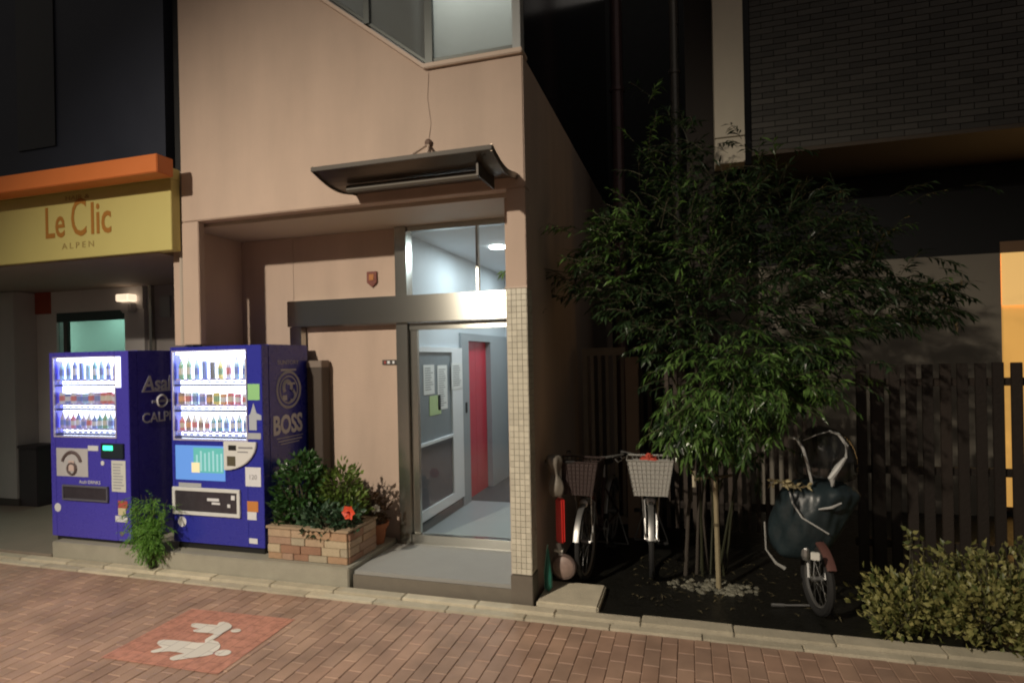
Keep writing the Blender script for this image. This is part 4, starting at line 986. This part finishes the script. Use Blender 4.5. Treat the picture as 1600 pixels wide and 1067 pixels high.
MB().tube([(-.16, -.05, 1.38), (-.11, -.06, 1.37), (-.07, -.06, 1.30), (-.04, -.06, 1.18), (-.02, -.05, 1.06)], [.007, .010, .011, .010, .009], 8).build('cover_hoop', HW, cbk, smooth=True, loc=(0, 0, -.13))
MB().tube([(.09, -.02, 1.43), (.15, -.02, 1.41), (.20, -.02, 1.33), (.19, -.02, 1.25), (.14, -.03, 1.18), (.10, -.04, 1.10), (.11, -.04, 1.05)], [.007, .011, .011, .010, .022, .024, .012], 8).build('cover_hoop', HW, cbk, smooth=True, loc=(0, 0, -.13))
MB().tube([(-.07, -.05, 1.36), (.02, -.09, 1.41), (.10, -.03, 1.43)], .004, 6).build('hood_seam', HW, cbk, loc=(0, 0, -.13))
MB().tube([(.02, -.12, .90), (.10, -.12, .92), (.16, -.09, .95)], [.006, .010, .006], 6).build('reflective_strip', HW, cbk, loc=(0, 0, -.13))
MB().tube([(-.16, -.10, 1.0), (-.14, -.14, .93), (-.08, -.16, .84), (.02, -.15, .78), (.08, -.13, .74)], .006, 6).build('cover_strap', HW, cbk, loc=(0, 0, -.13))
MB().tube([(-.34, .02, .74), (-.33, -.02, .55), (-.26, -.06, .47), (-.20, -.06, .44)], [.006, .006, .010, .014], 6).build('cover_piping', mat('piping_grey', (.30, .30, .28), .5), cbk, loc=(0, 0, -.13))
tb = MB()
for k in range(40):
    q = R.uniform(0, 1); p = Vector((-.27+.22*q, -.08+R.uniform(-.03, .03), 0.92+.015*math.sin(q*6)))
    leaf_mesh(tb, p, Vector((R.uniform(-1, 1), -.3, R.uniform(-.5, .4))), rv().normalized(), .06, .022)
tb.build('straw_trim', mat('straw', (.42, .36, .20), .7), cbk, recalc=False)

# ------------------------------------------------------------------ bamboo
BT = thing('bamboo_tree', 'large dark green bamboo spreading over the parked bicycles', 'tree', (.16, 5.25, 0))
O = Vector((.16, 5.25, 0))
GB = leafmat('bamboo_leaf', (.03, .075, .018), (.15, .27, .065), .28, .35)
def unpx(px, py, Y):
    d = rt*(px-800)/FPX-up*(py-559.65)/FPX+fw; t = Y/d.y; return CAMP+d*t
# leaf clusters: picture position they were measured at, depth, spread (m), number of sprays
clusters = [(960, 330, 5.0, .16, .13, 26), (935, 375, 4.95, .16, .12, 20), (1010, 275, 5.5, .20, .12, 10), (1060, 190, 5.5, .20, .16, 9), (1075, 130, 5.6, .18, .1, 3), (1000, 200, 5.6, .15, .1, 4),
            (1180, 225, 5.7, .18, .14, 12), (1215, 275, 5.6, .22, .18, 18), (1080, 330, 5.3, .32, .22, 44), (1180, 380, 5.3, .36, .22, 60), (1000, 400, 5.1, .28, .20, 44), (1090, 430, 5.1, .34, .22, 66),
            (880, 430, 4.9, .15, .07, 16), (850, 420, 4.85, .08, .04, 5), (950, 460, 5.0, .22, .14, 30), (1330, 330, 5.6, .26, .12, 22), (1380, 370, 5.6, .14, .12, 12), (1270, 380, 5.4, .30, .2, 42), (1190, 480, 5.0, .32, .2, 62),
            (1060, 520, 4.95, .30, .18, 50), (1000, 540, 5.0, .15, .10, 14), (1290, 460, 5.3, .28, .2, 42), (1390, 450, 5.5, .28, .14, 34), (1480, 460, 5.6, .22, .08, 16), (1430, 500, 5.5, .22, .08, 14),
            (1260, 555, 4.8, .22, .11, 34), (1150, 580, 4.75, .30, .14, 54), (1225, 605, 4.65, .22, .08, 36), (1290, 600, 4.65, .10, .04, 8), (1130, 640, 4.6, .26, .08, 46), (1070, 660, 4.6, .16, .06, 26), (1170, 670, 4.6, .22, .06, 30),
            (1090, 700, 4.65, .14, .05, 14), (1190, 710, 4.75, .14, .05, 10), (1030, 670, 4.6, .07, .04, 6)]
crown = [(845,425),(870,400),(905,380),(915,340),(940,310),(985,285),(985,240),(1010,185),(1040,165),(1090,170),(1110,215),(1160,215),(1215,225),(1250,270),(1330,290),(1380,320),(1400,370),(1390,410),(1450,410),(1520,440),(1530,490),(1490,520),(1400,530),(1330,560),(1320,590),(1335,620),(1280,655),(1225,672),(1185,730),(1120,765),(1060,750),(1035,715),(1005,690),(1010,640),(1050,600),(1010,570),(990,540),(950,510),(900,470),(860,450)]
def in_crown(p):
    q = proj(p)
    x, y = q[0], q[1]; c = False; j = len(crown)-1
    for i in range(len(crown)):
        xi, yi = crown[i]; xj, yj = crown[j]
        if (yi > y) != (yj > y) and x < (xj-xi)*(y-yi)/(yj-yi)+xi: c = not c
        j = i
    return c
lf, tm, lf2 = MB(), MB(), MB()
ctr = unpx(1125, 560, 5.2)-O
hubs = []
for (px, py, Y, sx_, sz_, n) in clusters:
    e = unpx(px, py, Y)-O; hubs.append((e, n))
    for k in range(int(n*R.uniform(1.5, 3.2))):
        p0 = e+Vector((R.gauss(0, sx_), R.gauss(0, .20), R.gauss(0, sz_)))
        out = p0-ctr; out.y *= .5
        d = out.normalized()*.9+Vector((0, -.1, .12))+rv(.75); d.z *= .6
        tip = p0+d.normalized()*.30+Vector((0, 0, -.07))
        if not (in_crown(p0+O) and in_crown(tip+O)) and R.random() < .93: continue
        lit_cluster = (py > 560) or (px < 1010 and py < 410)  # clusters that get the bright leaf colour, as if lit
        spray(lf if (lit_cluster and R.random() < .8) or R.random() < .12 else lf2, p0, d, R.uniform(.16, .30), R.choice((5, 6, 7, 8)), R.uniform(.075, .14), R.uniform(.016, .025), R.uniform(.3, .8), tm)
for k in range(7):
    cul = MB(); e, n = hubs[(k*5+3) % len(hubs)]
    b = Vector((R.uniform(-.15, .12), R.uniform(-.05, .15), 0)); h = max(1.0, e.z*.7)
    m1 = Vector((b.x+e.x*.10, b.y+.05, h*.6)); m2 = Vector((e.x*.5, e.y*.5+.03, max(e.z*.92, h)))
    ks = [b, b.lerp(m1, .5), m1, m1*.45+m2*.55+Vector((0, 0, .05)), m2, m2.lerp(e, .5)+Vector((0, 0, .04)), e]
    cul.tube(ks, [.010, .010, .009, .008, .006, .004, .003], 6, False)
    cul.build('culm', mat('culm_green', (.030, .032, .015), .5, var=.3), BT, smooth=True)
tm.build('twigs', BARK, BT, recalc=False)['kind'] = 'stuff'
o = lf.build('lit_tone_foliage', GB, BT, recalc=False); o['kind'] = 'stuff'
o = lf2.build('foliage', leafmat('shaded_bamboo_leaf', (.008, .020, .008), (.045, .085, .032), .35, .3), BT, recalc=False); o['kind'] = 'stuff'  # crown shade painted into a darker leaf colour
dt = MB()
for k in range(3): dt.tube([(-.22+.09*k, -.05+.05*k, 0), (-.19+.06*k+.02*(k % 2), -.03, .5), (-.13+.05*k, .01, 1.0), (-.10+.09*k, 0, 1.8)], [.019-.004*k, .015-.003*k, .012, .008], 8)
dt.build('trunk', mat('trunk_dark', (.055, .045, .035), .8, var=.3, bump=.4), BT, smooth=True)
stake = thing('wooden_stake', 'pale wooden stake tied upright in front of the bamboo', 'stake', (.19, 4.93, 0))
MB().tube([(0, 0, 0), (-.005, 0, .4), (-.01, .01, .88)], [.020, .019, .018], 8).build('pole', mat('stake_wood', (.30, .25, .15), .7, var=.25, vscale=18), stake, smooth=True)
MB().lathe((-.006, .004, .50), [(.023, 0), (.023, .025)], 8).build('binding', mat('twine', (.10, .08, .045), .9), stake)
MB().lathe((-.008, .006, .86), [(.024, 0), (.024, .03)], 8).build('binding', mat('twine', (.10, .08, .045), .9), stake)
MB().tube([(-.17, .0, .86), (-.06, 0, .88), (.12, .02, .90)], .012, 5).build('cross_tie', mat('twine', (.10, .08, .045), .9), stake)
MB().tube([(-.17, .01, .80), (-.172, .01, .93)], .014, 6).build('knot', mat('knot_pale', (.5, .45, .33), .8), stake)
pb = MB()
for k in range(150):
    a_ = R.uniform(0, 6.28); rr = R.uniform(.03, .30)
    s_ = R.uniform(.012, .03); pb.lathe((.17+rr*math.cos(a_)*1.2, 4.98+rr*math.sin(a_)*.55, -.005), [(s_*.6, 0), (s_, s_*.4), (s_*.5, s_*.9)], 6)
tag(pb.build('pebbles', mat('pebble', (.15, .145, .11), .7, island=.5), None), None, None, None, 'stuff')
gl_ = MB()
for k in range(220):
    p = Vector((R.uniform(-.5, 1.6), R.uniform(4.5, 5.6), .004)); leaf_mesh(gl_, p, Vector((R.uniform(-1, 1), R.uniform(-1, 1), .15)), Vector((0, 0, 1)), R.uniform(.03, .08), .016)
tag(gl_.build('leaf_litter', leafmat('dry_leaf', (.03, .025, .012), (.12, .10, .05), .8, .1), None, recalc=False), kind='stuff')

# variegated shrub spilling over the kerb at the right
SH = thing('variegated_shrub', 'low yellow-green shrub spilling over the kerb at the right edge', 'shrub', (1.75, 4.5, 0))
sm, stw = MB(), MB()
for (c, r_, n) in [((-.35, .05, .17), (.32, .28, .20), 700), ((0, -.05, .22), (.36, .30, .22), 900), ((.35, -.12, .20), (.36, .32, .22), 900), ((.75, -.15, .22), (.40, .34, .24), 900), ((1.15, -.1, .24), (.4, .34, .26), 700), ((-.50, -.06, .10), (.18, .18, .11), 220), ((.2, .25, .34), (.5, .2, .14), 420), ((.5, -.35, .08), (.4, .16, .10), 300), ((.35, -.42, .06), (.25, .10, .08), 160), ((.9, -.42, .10), (.4, .14, .12), 380)]:
    bush(sm, c, r_, int(n*1.5), .048, .028, .45, stw, (c[0], c[1], 0), .3)
for k in range(26):
    x0 = R.uniform(-.5, 1.2); stw.tube([(x0, 0, .2), (x0+R.uniform(-.08, .08), R.uniform(-.1, .2), R.uniform(.45, .62))], [.004, .002], 4, False)
    p = Vector(stw.v[-1])
    for j in range(6): leaf_mesh(sm, p-Vector((0, 0, j*.02)), rv()+Vector((0, 0, .5)), rv().normalized(), .055, .03)
o = sm.build('foliage', leafmat('variegated_leaf', (.08, .11, .03), (.46, .43, .16), .45, .3), SH, recalc=False); o['kind'] = 'stuff'
stw.build('stems', BARK, SH)
